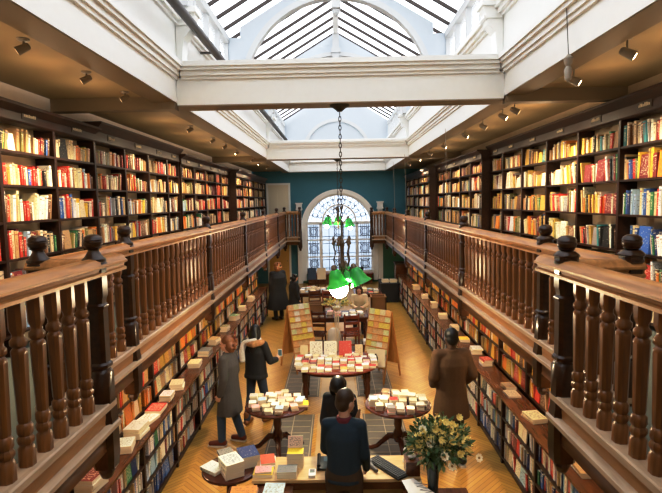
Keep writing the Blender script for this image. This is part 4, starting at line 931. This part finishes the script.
# window seat cabinet, posters, piano-like dark table
t = thing('window_seat', (.13, 21.4, 0), 'dark brown panelled window seat below the arched window', 'bench')
MB().box(-1.2, 1.5, 21.2, 21.65, 0, .42).build('cabinet', 'counter_wood', t); MB().box(-1.25, 1.55, 21.15, 21.68, .42, .47).build('seat_top', 'redtop', t)
for i, (x, mt, lab) in enumerate(((-1.0, 'denim', 'blue poster on an easel before the window seat'), (-.62, 'cream_paint', 'cream framed poster before the window seat'), (.5, 'paper', 'white poster behind the far table'), (.85, 'shoe_black', 'black poster behind the seated woman'))):
    t = thing('poster_stand', (x, 19.5, 0), lab, 'poster', 'posters below the window')
    MB().box(x-.17, x+.17, 19.48, 19.5, .5, .95).build('poster', mt, t)
    for q in (-.15, .15): MB().cone((x+q, 19.52, 0), (x+q*.6, 19.52, .96), .015).build('leg', 'mahogany', t)
t = thing('draped_table', (1.95, 17.6, 0), 'black draped table with papers near the green wall', 'table')
MB().box(1.5, 2.15, 17.2, 18.4, .62, .66).build('table_top', 'trouser_black', t); MB().box(1.52, 2.13, 17.22, 18.38, 0, .62).build('drape', 'coat_black', t)
for i in range(2): stack(1, 1.7+.28*i, 17.6, 3, (.24, .3, .03), ['cream', 'white', 'cream'], 0, f'of papers on the black draped table, {("left", "right")[i]} pile', r, .661)
t = thing('tall_bookcase', (2.45, 19.3, 0), 'tall brown cabinet at the end of the right aisle', 'cabinet')
MB().box(2.25, 2.75, 19.0, 19.6, 0, 1.1).build('cabinet_body', 'counter_wood', t); MB().box(2.22, 2.78, 18.97, 19.63, 1.1, 1.15).build('cabinet_top', 'shelf_wood', t)
for z in (.1, .58): MB().box(2.29, 2.71, 18.985, 19.0, z, z+.42).build('door', 'counter_wood', t)

# ------------------------------------------------------------------ people
def remesh(mb, name, mat, voxel, parent=None, smooth=3):
    import bmesh as B
    me = bpy.data.meshes.new(name); me.from_pydata([tuple(v) for v in mb.v], [], mb.f)
    bm = B.new(); bm.from_mesh(me); B.ops.recalc_face_normals(bm, faces=bm.faces); bm.to_mesh(me); bm.free()
    ob = bpy.data.objects.new(name, me); COL.objects.link(ob)
    md = ob.modifiers.new('r', 'REMESH'); md.mode = 'VOXEL'; md.voxel_size = voxel; md.use_smooth_shade = True
    if smooth: sm = ob.modifiers.new('s', 'SMOOTH'); sm.iterations = smooth; sm.factor = .5
    dg = bpy.context.evaluated_depsgraph_get(); n = bpy.data.meshes.new_from_object(ob.evaluated_get(dg))
    ob.modifiers.clear(); ob.data = n; bpy.data.meshes.remove(me); n.name = name
    n.materials.clear(); n.materials.append(MATS[mat]); n.polygons.foreach_set('use_smooth', [True]*len(n.polygons))
    if parent is not None: ob.parent = parent
    return ob
V = Vector
def cap(mb, p0, p1, r0, r1=None):
    r1 = r0 if r1 is None else r1; p0 = V(p0); p1 = V(p1)
    mb.cone(p0, p1, r0, r1, 12); mb.ball(p0, r0*.995, 12, 8); mb.ball(p1, r1*.995, 12, 8)
def rings(mb, rows, n=20, pw=2.3):
    """rows of (cx,cy,z,rx,ry)"""
    L = []
    for cx_, cy_, z, rx, ry in rows:
        L.append([(cx_+rx*math.copysign(abs(cos(a))**(2/pw), cos(a)), cy_+ry*math.copysign(abs(sin(a))**(2/pw), sin(a)), z) for a in [2*pi*j/n for j in range(n)]])
    mb.loft(L)
def person(label, x, y, face, height, J, skin='skin', grp=None):
    """J: joints in a 1.75 m figure looking along +y; returns body object, joints, head matrix"""
    b = MB(); sh = {}
    D = dict(hipL=(-.09, 0, .92), hipR=(.09, 0, .92), kneeL=(-.1, .02, .49), kneeR=(.1, .02, .49), ankL=(-.1, -.02, .08), ankR=(.1, -.02, .08), toeL=(-.11, .16, .03), toeR=(.11, .16, .03),
             shL=(-.185, 0, 1.42), shR=(.185, 0, 1.42), elL=(-.23, -.02, 1.13), elR=(.23, -.02, 1.13), wrL=(-.22, .06, .88), wrR=(.22, .06, .88), hdL=(-.21, .1, .79), hdR=(.21, .1, .79),
             pelvis=(0, 0, .95), waist=(0, 0, 1.1), chest=(0, 0, 1.3), neck=(0, -.01, 1.46), head=(0, .02, 1.625), hyaw=0, hpitch=0)
    D.update(J); D = {k_: (V(v) if isinstance(v, tuple) else v) for k_, v in D.items()}
    P, W_, C_, N = D['pelvis'], D['waist'], D['chest'], D['neck']
    rings(b, [(P.x, P.y, P.z-.1, .1, .09), (P.x, P.y, P.z, .16, .11), (W_.x, W_.y, W_.z, .135, .095), (C_.x, C_.y, C_.z, .16, .11), (C_.x*.4+N.x*.6, C_.y*.4+N.y*.6, N.z-.06, .15, .09), (N.x, N.y, N.z-.01, .07, .065)])
    for s in 'LR':
        cap(b, D['hip'+s], D['knee'+s], .082, .056); cap(b, D['knee'+s], D['ank'+s], .056, .038); cap(b, D['ank'+s]-V((0, 0, .03)), D['toe'+s], .042, .034)
        cap(b, D['sh'+s], D['el'+s], .052, .042); cap(b, D['el'+s], D['wr'+s], .042, .028); cap(b, N-V((0, 0, .05)), D['sh'+s], .06, .052)
        w, h = D['wr'+s], D['hd'+s]; d = (h-w).normalized(); palm = w+d*.085
        side = V((1 if s == 'L' else -1, 0, 0)); side = (side-d*side.dot(d)); side = side.normalized() if side.length > .2 else V((0, 1, 0)); nn = d.cross(side)
        fwd = V((0, 1, 0)); fwd = fwd-d*fwd.dot(d); fwd = fwd.normalized() if fwd.length > .3 else side
        curl = side if abs(fwd.dot(side)) < .9 else nn
        for q in (-.026, 0, .026): cap(b, w+d*.015+fwd*q*.6, palm+fwd*q, .017, .014)
        for q, L in ((-.033, .055), (-.011, .07), (.011, .075), (.033, .065)):
            r0 = palm+fwd*q; m1 = r0+d*L*.55+curl*.008; cap(b, r0, m1, .0095, .009); cap(b, m1, m1+(d*.75+curl*.65)*L*.5, .009, .0075)
        th = w+d*.035+fwd*.026; cap(b, th, th+d*.03+fwd*.026+curl*.01, .0115, .0105); cap(b, th+d*.03+fwd*.026+curl*.01, th+d*.06+fwd*.034+curl*.022, .0105, .008)
    hc = D['head']; T = Matrix.Translation(hc) @ Matrix.Rotation(D['hyaw'], 4, 'Z') @ Matrix.Rotation(D['hpitch'], 4, 'X')
    cap(b, N-V((0, 0, .05)), T @ V((0, -.015, -.06)), .056, .054)
    def tb(c, r): b.ball((0, 0, 0), 1, 16, 11, T=T @ Matrix.Translation(c) @ Matrix.Diagonal((*r, 1)))
    tb((0, -.012, .025), (.077, .096, .1)); tb((0, .022, -.04), (.06, .07, .078)); tb((0, .062, -.085), (.03, .028, .025)); tb((0, .09, -.02), (.013, .022, .02)); tb((0, .082, .008), (.011, .014, .03)); tb((0, .079, -.058), (.024, .013, .012))
    for q in (-1, 1): tb((q*.077, -.008, -.008), (.011, .022, .032)); tb((q*.03, .078, .03), (.026, .014, .01)); tb((q*.04, .055, -.03), (.02, .02, .02))
    o = remesh(b, 'person', skin, .0085, None, 2)
    for q in (-1, 1):
        MB().ball((0, 0, 0), 1, 10, 7, T=T @ Matrix.Translation((q*.03, .083, .008)) @ Matrix.Diagonal((.012, .006, .006, 1))).build('eye', 'eye_dark', o, (0, 0, 0))
    MB().ball((0, 0, 0), 1, 10, 7, T=T @ Matrix.Translation((0, .09, -.06)) @ Matrix.Diagonal((.022, .006, .006, 1))).build('mouth', 'lip', o, (0, 0, 0))
    sc_ = height/1.75; o.scale = (sc_,)*3; o.location = (x, y, 0); o.rotation_euler.z = face; tag(o, label, 'person', grp)
    return o, D, T
def shoes(o, D, mat, sole=None, boot=0):
    for s in 'LR':
        a, t_ = D['ank'+s], D['toe'+s]; m = MB(); d = V((t_.x-a.x, t_.y-a.y, 0)).normalized(); zb = min(a.z-.08, t_.z-.03)
        cap(m, a+V((0, 0, -.015))-d*.03, t_+V((0, 0, .012)), .052, .042); cap(m, a-V((0, 0, .01)), a+V((0, 0, .02+boot)), .05, .056)
        sh = remesh(m, 'shoe', mat, .01, o)
        if sole:
            q = MB(); e = a-d*.065; f = t_+d*.045; n = V((-d.y, d.x, 0)); z0 = zb+.0
            q.loft([[(p.x, p.y, z) for p in (e-n*.035, e+n*.035, e.lerp(f, .5)+n*.05, f+n*.028, f-n*.028, e.lerp(f, .5)-n*.05)] for z in (z0-.003, z0+.024)]); q.build('sole', sole, sh, (0, 0, 0))
def trousers(o, D, mat, name='trousers', k_=1.0):
    m = MB(); P = D['pelvis']; rings(m, [(P.x, P.y, P.z-.13, .12, .11), (P.x, P.y, P.z-.02, .178, .128), (P.x, P.y, P.z+.1, .16, .115)])
    for s in 'LR': cap(m, D['hip'+s], D['knee'+s], .1*k_, .074*k_); cap(m, D['knee'+s], D['ank'+s]+V((0, 0, .03)), .074*k_, .062*k_)
    remesh(m, name, mat, .013, o)
def top(o, D, mat, hem, name='coat', bulk=.03, flare=.03, sleeve=.02, collar=True, wr=1):
    m = MB(); P, W_, C_, N = D['pelvis'], D['waist'], D['chest'], D['neck']; q = bulk
    rows = []
    if hem < P.z-.05: rows += [(P.x, P.y, hem, .17+q+flare, .125+q+flare), (P.x, P.y, (hem+P.z)/2, .168+q+flare*.6, .122+q+flare*.5)]
    rows += [(P.x, P.y, max(hem, P.z-.04), .165+q, .118+q), (W_.x, W_.y, W_.z, .15+q, .108+q), (C_.x, C_.y, C_.z, .17+q, .12+q), (C_.x*.4+N.x*.6, C_.y*.4+N.y*.6, N.z-.07, .16+q*.7, .1+q*.6), (N.x, N.y, N.z-.01, .08+q*.3, .075+q*.3)]
    rings(m, rows)
    if collar: rings(m, [(N.x, N.y, N.z-.04, .085, .085), (N.x, N.y+.005, N.z+.035, .075, .08)])
    for s in 'LR':
        e = D['wr'+s] if wr else D['el'+s].lerp(D['wr'+s], .5)
        cap(m, D['sh'+s], D['el'+s], .052+sleeve, .046+sleeve); cap(m, D['el'+s], e, .046+sleeve, .034+sleeve*.8); cap(m, N-V((0, 0, .045)), D['sh'+s], .068+sleeve*.4, .056+sleeve)
    return remesh(m, name, mat, .012, o)
def hair(o, T, mat, style, voxel=.009):
    m = MB()
    def tb(c, r): m.ball((0, 0, 0), 1, 14, 9, T=T @ Matrix.Translation(c) @ Matrix.Diagonal((*r, 1)))
    tb((0, -.022, .042), (.086, .098, .094)); tb((0, -.045, -.01), (.082, .072, .085))
    rr = random.Random(4)
    if style == 'bob':
        for q in (-1, 1): tb((q*.07, -.045, -.03), (.032, .05, .085)); tb((q*.06, -.06, -.09), (.038, .045, .05))
        tb((0, -.08, -.06), (.085, .045, .1)); tb((0, -.05, -.03), (.098, .088, .12)); tb((0, -.03, .05), (.094, .1, .09))
        for i in range(22): tb((rr.uniform(-.1, .1), rr.uniform(-.15, -.05), rr.uniform(-.13, .12)), (.029, .029, .029))
    if style == 'long':
        for q in (-1, 1): tb((q*.072, -.015, -.05), (.03, .055, .13))
        tb((0, -.085, -.1), (.085, .045, .18)); tb((0, -.1, -.22), (.07, .035, .14))
    if style == 'hood':
        tb((0, .0, .05), (.095, .11, .1)); tb((0, -.05, -.05), (.1, .1, .13))
        for q in (-1, 1): tb((q*.075, .03, -.05), (.035, .06, .13))
    if style == 'beard': tb((0, .055, -.078), (.05, .04, .035))
    if style == 'bun': tb((0, -.11, .08), (.05, .045, .045)); tb((0, -.05, -.03), (.08, .06, .07))
    return remesh(m, 'hair', mat, voxel, o)
# 1 woman in grey at the left shelves, seen from behind and turned to the left
o, D, T = person('auburn haired woman in long dark grey coat browsing the left shelves', -1.62, 7.12, R(78), 1.63, dict(ankL=(-.12, .1, .08), toeL=(-.14, .28, .03), kneeL=(-.11, .1, .49), ankR=(.11, -.14, .08), toeR=(.13, .02, .03), kneeR=(.11, -.02, .49), hyaw=R(12), hpitch=R(-8)))
trousers(o, D, 'denim', 'jeans'); top(o, D, 'coat_grey', .52, 'coat', .03, .035); hair(o, T, 'hair_auburn', 'bob'); shoes(o, D, 'shoe_red', 'sole_white')
# 2 woman with scarf
o, D, T = person('woman with black hair, pale scarf and dark jacket holding up a phone', -1.33, 7.78, R(-28), 1.62, dict(ankL=(-.12, -.14, .08), toeL=(-.16, .03, .03), kneeL=(-.11, -.03, .49), ankR=(.1, .1, .08), toeR=(.12, .28, .03), kneeR=(.1, .1, .49), elR=(.27, .06, 1.14), wrR=(.24, .27, 1.1), hdR=(.22, .37, 1.13), elL=(-.25, .03, 1.13), wrL=(-.14, .24, 1.1), hdL=(-.08, .32, 1.12), hyaw=R(15), hpitch=R(-12)))
trousers(o, D, 'denim_dark', 'jeans', .95); top(o, D, 'coat_black', .84, 'jacket', .035, .01); hair(o, T, 'hair_black', 'long'); shoes(o, D, 'boot_brown', None, .1)
m = MB(); N = D['neck']; m.tube([N+V((.09*cos(a), .08*sin(a), .03+.02*sin(2*a))) for a in [2*pi*j/14 for j in range(15)]], .04, 8); m.tube([N+V((-.06, -.05, .04)), N+V((-.12, -.15, -.02)), N+V((-.14, -.18, -.15)), N+V((-.13, -.18, -.32))], [.045, .06, .055, .05], 8)
m.tube([N+V((-.12, -.14, .0)), N+V((0, -.15, .04)), N+V((.12, -.1, .07))], [.05, .045, .04], 8)
remesh(m, 'scarf', 'scarf', .012, o)
m = MB(); m.tube([N+V((-.02, -.17, .0)), N+V((.1, -.17, .01)), N+V((.18, -.1, .03)), N+V((.19, 0, .02))], [.04, .06, .06, .04], 9); remesh(m, 'fur_trim', 'fur', .012, o)
hp = o.matrix_basis @ (D['hdR']+V((-.01, .07, .03)))
PH = o
t = thing('smartphone', tuple(hp), 'phone held up by the woman with the pale scarf', 'phone')
MB().box(hp.x-.035, hp.x+.035, hp.y-.005, hp.y+.005, hp.z-.05, hp.z+.07).build('phone_body', 'paper', t); MB().box(hp.x-.03, hp.x+.03, hp.y-.007, hp.y-.005, hp.z-.04, hp.z+.06).build('screen', 'screen', t)
# 3 bookseller in navy
o, D, T = person('man in navy jumper with short brown hair standing at the desk, seen from behind', .03, 4.6, R(-8), 1.75, dict(chest=(.0, .03, 1.3), neck=(0, .05, 1.46), head=(.02, .085, 1.62), shL=(-.16, .03, 1.41), shR=(.16, .04, 1.41), elL=(-.19, .08, 1.14), wrL=(-.1, .27, .98), hdL=(-.07, .36, .95), elR=(.2, .02, 1.12), wrR=(.2, .2, .9), hdR=(.19, .28, .83), hyaw=R(-42), hpitch=R(-10)))
trousers(o, D, 'trouser_brown'); top(o, D, 'navy', .88, 'jumper', .008, 0, .008, False); hair(o, T, 'hair_brown', 'beard'); shoes(o, D, 'shoe_black')
m = MB(); N = D['neck']; rings(m, [(N.x, N.y, N.z-.04, .08, .08), (N.x, N.y+.005, N.z+.03, .072, .076)]); remesh(m, 'shirt_collar', 'burgundy', .01, o)
# 4 customer in black across the desk
o, D, T = person('customer in black with long black hair, head bowed, across the desk', .0, 5.6, R(170), 1.6, dict(neck=(0, .03, 1.46), head=(.0, .1, 1.6), shL=(-.155, 0, 1.41), shR=(.155, 0, 1.41), elL=(-.2, .03, 1.14), wrL=(-.25, .26, 1.12), hdL=(-.25, .35, 1.18), elR=(.2, .04, 1.12), wrR=(.13, .26, 1.04), hdR=(.07, .33, 1.05), hyaw=R(0), hpitch=R(-48)))
trousers(o, D, 'trouser_black'); top(o, D, 'coat_black', .8, 'coat', .012, .01, .01); hair(o, T, 'hair_black', 'hood'); shoes(o, D, 'shoe_black')
m = MB(); sp_ = D['shL']; m.tube([D['hdL']+V((0, .03, .02)), D['hdL']+V((-.02, .02, .12)), D['hdL']+V((-.05, -.02, .24))], [.02, .035, .012], 8)
hq = o.matrix_basis
t = thing_mesh('leather_pouch', MB().add([tuple(hq @ V(v)) for v in m.v], m.f), 'wicker', tuple(hq @ D['hdL']), 'brown leather pouch held up by the customer in black', 'bag')
# 5 man in brown coat
o, D, T = person('man in knee length brown overcoat with black hair, seen from behind', 1.5, 6.52, R(6), 1.84, dict(shL=(-.18, 0, 1.42), shR=(.18, 0, 1.42), elL=(-.245, -.04, 1.15), wrL=(-.2, .13, .99), hdL=(-.15, .2, .97), elR=(.26, -.05, 1.16), wrR=(.21, .12, 1.0), hdR=(.16, .19, .98), ankL=(-.09, .14, .08), toeL=(-.1, .32, .03), kneeL=(-.09, .12, .49), ankR=(.1, -.12, .1), toeR=(.1, .05, .03), hpitch=R(-8), hyaw=R(8)), 'skin_dark')
trousers(o, D, 'trouser_black'); c_ = top(o, D, 'coat_brown', .62, 'overcoat', .03, .035, .022); hair(o, T, 'hair_black', 'short'); shoes(o, D, 'shoe_black', 'sole_white')
# 6, 7 far left pair
o, D, T = person('ginger haired person in long black coat at the far end of the left shelves', -1.8, 14.9, R(35), 1.76, dict(hpitch=R(-12), head=(0, .05, 1.61)))
trousers(o, D, 'trouser_black'); top(o, D, 'coat_black', .35, 'coat', .085, .08, .03); hair(o, T, 'hair_ginger', 'bob'); shoes(o, D, 'shoe_black')
o, D, T = person('shorter black haired person in black beside the ginger haired one', -1.27, 14.45, R(-60), 1.46, dict(hpitch=R(-20), head=(0, .06, 1.61)))
trousers(o, D, 'trouser_black'); top(o, D, 'coat_black', .5, 'coat', .06, .05, .02); hair(o, T, 'hair_black', 'bob'); shoes(o, D, 'shoe_black')
# 8 seated woman
o, D, T = person('dark haired woman in cream top sitting with her head bowed beyond the reading table', .6, 13.62, R(175), 1.66, dict(pelvis=(0, -.02, .53), waist=(0, .0, .68), chest=(0, .05, .88), neck=(0, .09, 1.04), head=(0, .14, 1.19), hipL=(-.09, 0, .5), hipR=(.09, 0, .5), kneeL=(-.11, .42, .5), kneeR=(.11, .42, .5), ankL=(-.11, .4, .08), ankR=(.11, .4, .08), toeL=(-.11, .57, .03), toeR=(.11, .57, .03), shL=(-.18, .08, 1.0), shR=(.18, .08, 1.0), elL=(-.23, .14, .76), elR=(.23, .14, .76), wrL=(-.12, .36, .74), wrR=(.12, .36, .74), hdL=(-.09, .46, .76), hdR=(.09, .46, .76), hpitch=R(-24)))
trousers(o, D, 'trouser_black'); top(o, D, 'cream_top', .5, 'blouse', .025, 0, .015, False); hair(o, T, 'hair_brown', 'long'); shoes(o, D, 'shoe_black')
# ------------------------------------------------------------------ books become objects
bpy.context.view_layer.update()
dg = bpy.context.evaluated_depsgraph_get(); ORI = Vector((0, 0, H))
CREAM = (.78, .7, .54)
def bshape(b, cover=True, page=True):
    """faces with uv and colour, local coordinates; cover shell only, page block only or both"""
    w, d, h, k_ = b['w']/2, b['d'], b['h'], b['k']; c = b['col']; v = []; f = []; uv = []; co = []
    def q(p, U, cc):
        n = len(v); v.extend(p); f.append((n, n+1, n+2, n+3)); uv.extend(U); co.extend([cc]*4)
    none = [(k_+.5, -5)]*4; su = [(k_+.01, .01), (k_+.99, .01), (k_+.99, .99), (k_+.01, .99)]; cu = [(u, vv+2) for u, vv in su]
    if cover:
        q([(-w, 0, 0), (w, 0, 0), (w, 0, h), (-w, 0, h)], su, c)
        if b['flat']:   # lying or propped: cover is read from above, turned so its head is away
            q([(w, 0, 0), (w, d, 0), (w, d, h), (w, 0, h)], cu, c); q([(-w, d, 0), (-w, 0, 0), (-w, 0, h), (-w, d, h)], none, c)
        else:
            q([(w, 0, 0), (w, d, 0), (w, d, h), (w, 0, h)], cu, c); q([(-w, d, 0), (-w, 0, 0), (-w, 0, h), (-w, d, h)], cu, c)
    if page:
        q([(w, d, 0), (-w, d, 0), (-w, d, h), (w, d, h)], none, CREAM); q([(-w, 0, h), (w, 0, h), (w, d, h), (-w, d, h)], none, CREAM); q([(-w, d, 0), (w, d, 0), (w, 0, 0), (-w, 0, 0)], none, CREAM)
    return v, f, uv, co
def bmesh_from(name, v, f, uv, co):
    me = bpy.data.meshes.new(name); me.from_pydata(v, [], f); me.materials.append(MATS['book_cover'])
    ul = me.uv_layers.new(name='UVMap'); ul.data.foreach_set('uv', [x for p in uv for x in p])
    ca = me.color_attributes.new('Col', 'FLOAT_COLOR', 'CORNER'); ca.data.foreach_set('color', [x for p in co for x in (*p, 1)])
    return me
cand = []
for i, b in enumerate(BOOKS):
    M = b['M']; w, d, h = b['w']/2, b['d'], b['h']
    pts = [M @ Vector(p) for p in ((-w, 0, 0), (w, 0, 0), (-w, 0, h), (w, 0, h), (-w, d, 0), (w, d, h), (w, d, 0), (-w, d, h))]
    pr = [project(p) for p in pts]
    if any(p is None for p in pr): continue
    xs = [p[0] for p in pr]; ys = [p[1] for p in pr]
    x0, x1, y0, y1 = max(0, min(xs)), min(662, max(xs)), max(0, min(ys)), min(493, max(ys))
    if x1 <= x0 or y1 <= y0: continue
    ar = (x1-x0)*(y1-y0)
    if b['flat']: ar *= 1.7
    if ar < 14: continue
    vis = 0; tot = 0; 
    if b['flat']: S = [(w, d*.2, h*.2), (w, d*.8, h*.2), (w, d*.5, h*.5), (w, d*.2, h*.8), (0, 0, h*.5), (0, d*.5, 0), (w*.9, d, h*.5)]
    else: S = [(0, 0, h*.12), (0, 0, h*.5), (0, 0, h*.9)] if b['w'] < b['d'] and b['grp'] == 'shelf' and abs(M.col[1].x) > .5 else [(-w, d*.5, h*.5), (w, d*.5, h*.5), (w, d*.5, h*.9), (-w, d*.5, h*.9)]
    for p in S:
        p = M @ Vector(p); pj = project(p); tot += 1
        if pj is None or not (0 < pj[0] < 662 and 0 < pj[1] < 493): continue
        dv = p-ORI; L = dv.length; hit = scn.ray_cast(dg, ORI, dv.normalized(), distance=L-.012)
        if not hit[0]: vis += 1
        else:
            nmh = hit[4].name
            if 'glass' in nmh: vis += 1
    if vis == 0: continue
    cand.append((ar*vis/tot, i))
cand.sort(reverse=True)
chosen = {i for _, i in cand[:300]}
seen = set()
GRP = {'shelf': 'books standing on the shelves', 'table': 'books lying on tables and counters'}
def wtrim(t):
    ws = t.split(); return ' '.join(ws[:16])
for i in sorted(chosen):
    b = BOOKS[i]; lab = b['label']
    seen.add(lab)
    if b['flat']:
        me = bmesh_from('book', *bshape(b, True, False)); o = bpy.data.objects.new('book', me)
        b2 = dict(b); pg = bmesh_from('page_block', *bshape(b, False, True)); po = bpy.data.objects.new('page_block', pg); COL.objects.link(po); po.parent = o
    else:
        o = bpy.data.objects.new('book', bmesh_from('book', *bshape(b)))
    COL.objects.link(o); o.matrix_world = b['M']; tag(o, wtrim(lab), 'book', GRP[b['grp']])
v, f, uv, co = [], [], [], []
for i, b in enumerate(BOOKS):
    if i in chosen: continue
    a, c, u, e = bshape(b); n = len(v); v += [tuple(b['M'] @ Vector(p)) for p in a]; f += [tuple(n+q for q in t_) for t_ in c]; uv += u; co += e
o = bpy.data.objects.new('shelved_books', bmesh_from('shelved_books', v, f, uv, co)); COL.objects.link(o)
tag(o, 'all the smaller books filling the shelves and tables', 'books', kind='stuff')
print('BOOKS', len(BOOKS), 'visible', len(cand), 'smallest chosen', cand[min(299, len(cand)-1)])
# ------------------------------------------------------------------ light
w = bpy.data.worlds.new('sky'); scn.world = w; w.use_nodes = True; n = w.node_tree.nodes; bg = n['Background']
bg.inputs[0].default_value = (.93, .96, 1, 1); bg.inputs[1].default_value = 2.9
def lamp(kind, x, y, z, e, col, size=.1, tgt=None, angle=None, blend=.6):
    l_ = bpy.data.lights.new(kind.lower()+'_lamp', kind); l_.energy = e; l_.color = col
    l_.shadow_soft_size = size; ob = bpy.data.objects.new(kind.lower()+'_lamp', l_); COL.objects.link(ob); ob.location = (x, y, z)
    if tgt: ob.rotation_euler = (Vector(tgt)-Vector((x, y, z))).to_track_quat('-Z', 'Y').to_euler()
    if angle: l_.spot_size = angle; l_.spot_blend = blend
WARM = (1, .81, .57); WARM2 = (1, .72, .42)
for s, Ls, x in ((-1, LS, -2.34), (1, RS, 2.5)):
    for y in list(Ls)+[2.6]:
        lamp('SPOT', x+s*.1, y-.06, CZ-.2, 108, WARM, .06, (s*3.36, y-.1, 2.95), R(104), .7)
        lamp('POINT', x+s*.35, y-.1, CZ-.32, 4 if s < 0 else 4.5, (1, .78, .5), .08)  # added fill beside each spotlight to brighten the ceiling, no fitting of its own
# downlights under the galleries
for s in (-1, 1):
    for i in range(9):
        y = 2.9+1.6*i
        d = MB().lathe([(.05, -.015), (.055, -.01), (.055, 0)], (s*2.3, y, 1.96), 12)
        t = thing_mesh('downlight', d, 'lens_on', (s*2.3, y, 1.96), f'small round downlight under the {SIDE[s]} gallery, {ordn(i)} from the camera', 'light', f'downlights under the {SIDE[s]} gallery')
        lamp('POINT', s*2.3, y, 1.9, 18, WARM2, .05)
scn.view_settings.view_transform = 'Standard'; scn.view_settings.look = 'None'; scn.view_settings.exposure = .0
scn.view_settings.use_curve_mapping = True
cvm = scn.view_settings.curve_mapping; cc = cvm.curves[3]; cc.points.new(.22, .165); cc.points.new(.72, .79); cvm.update()
scn.cycles.use_denoising = True; scn.cycles.max_bounces = 8; scn.cycles.transparent_max_bounces = 12; scn.cycles.sample_clamp_indirect = 4; scn.cycles.caustics_reflective = False; scn.cycles.caustics_refractive = False
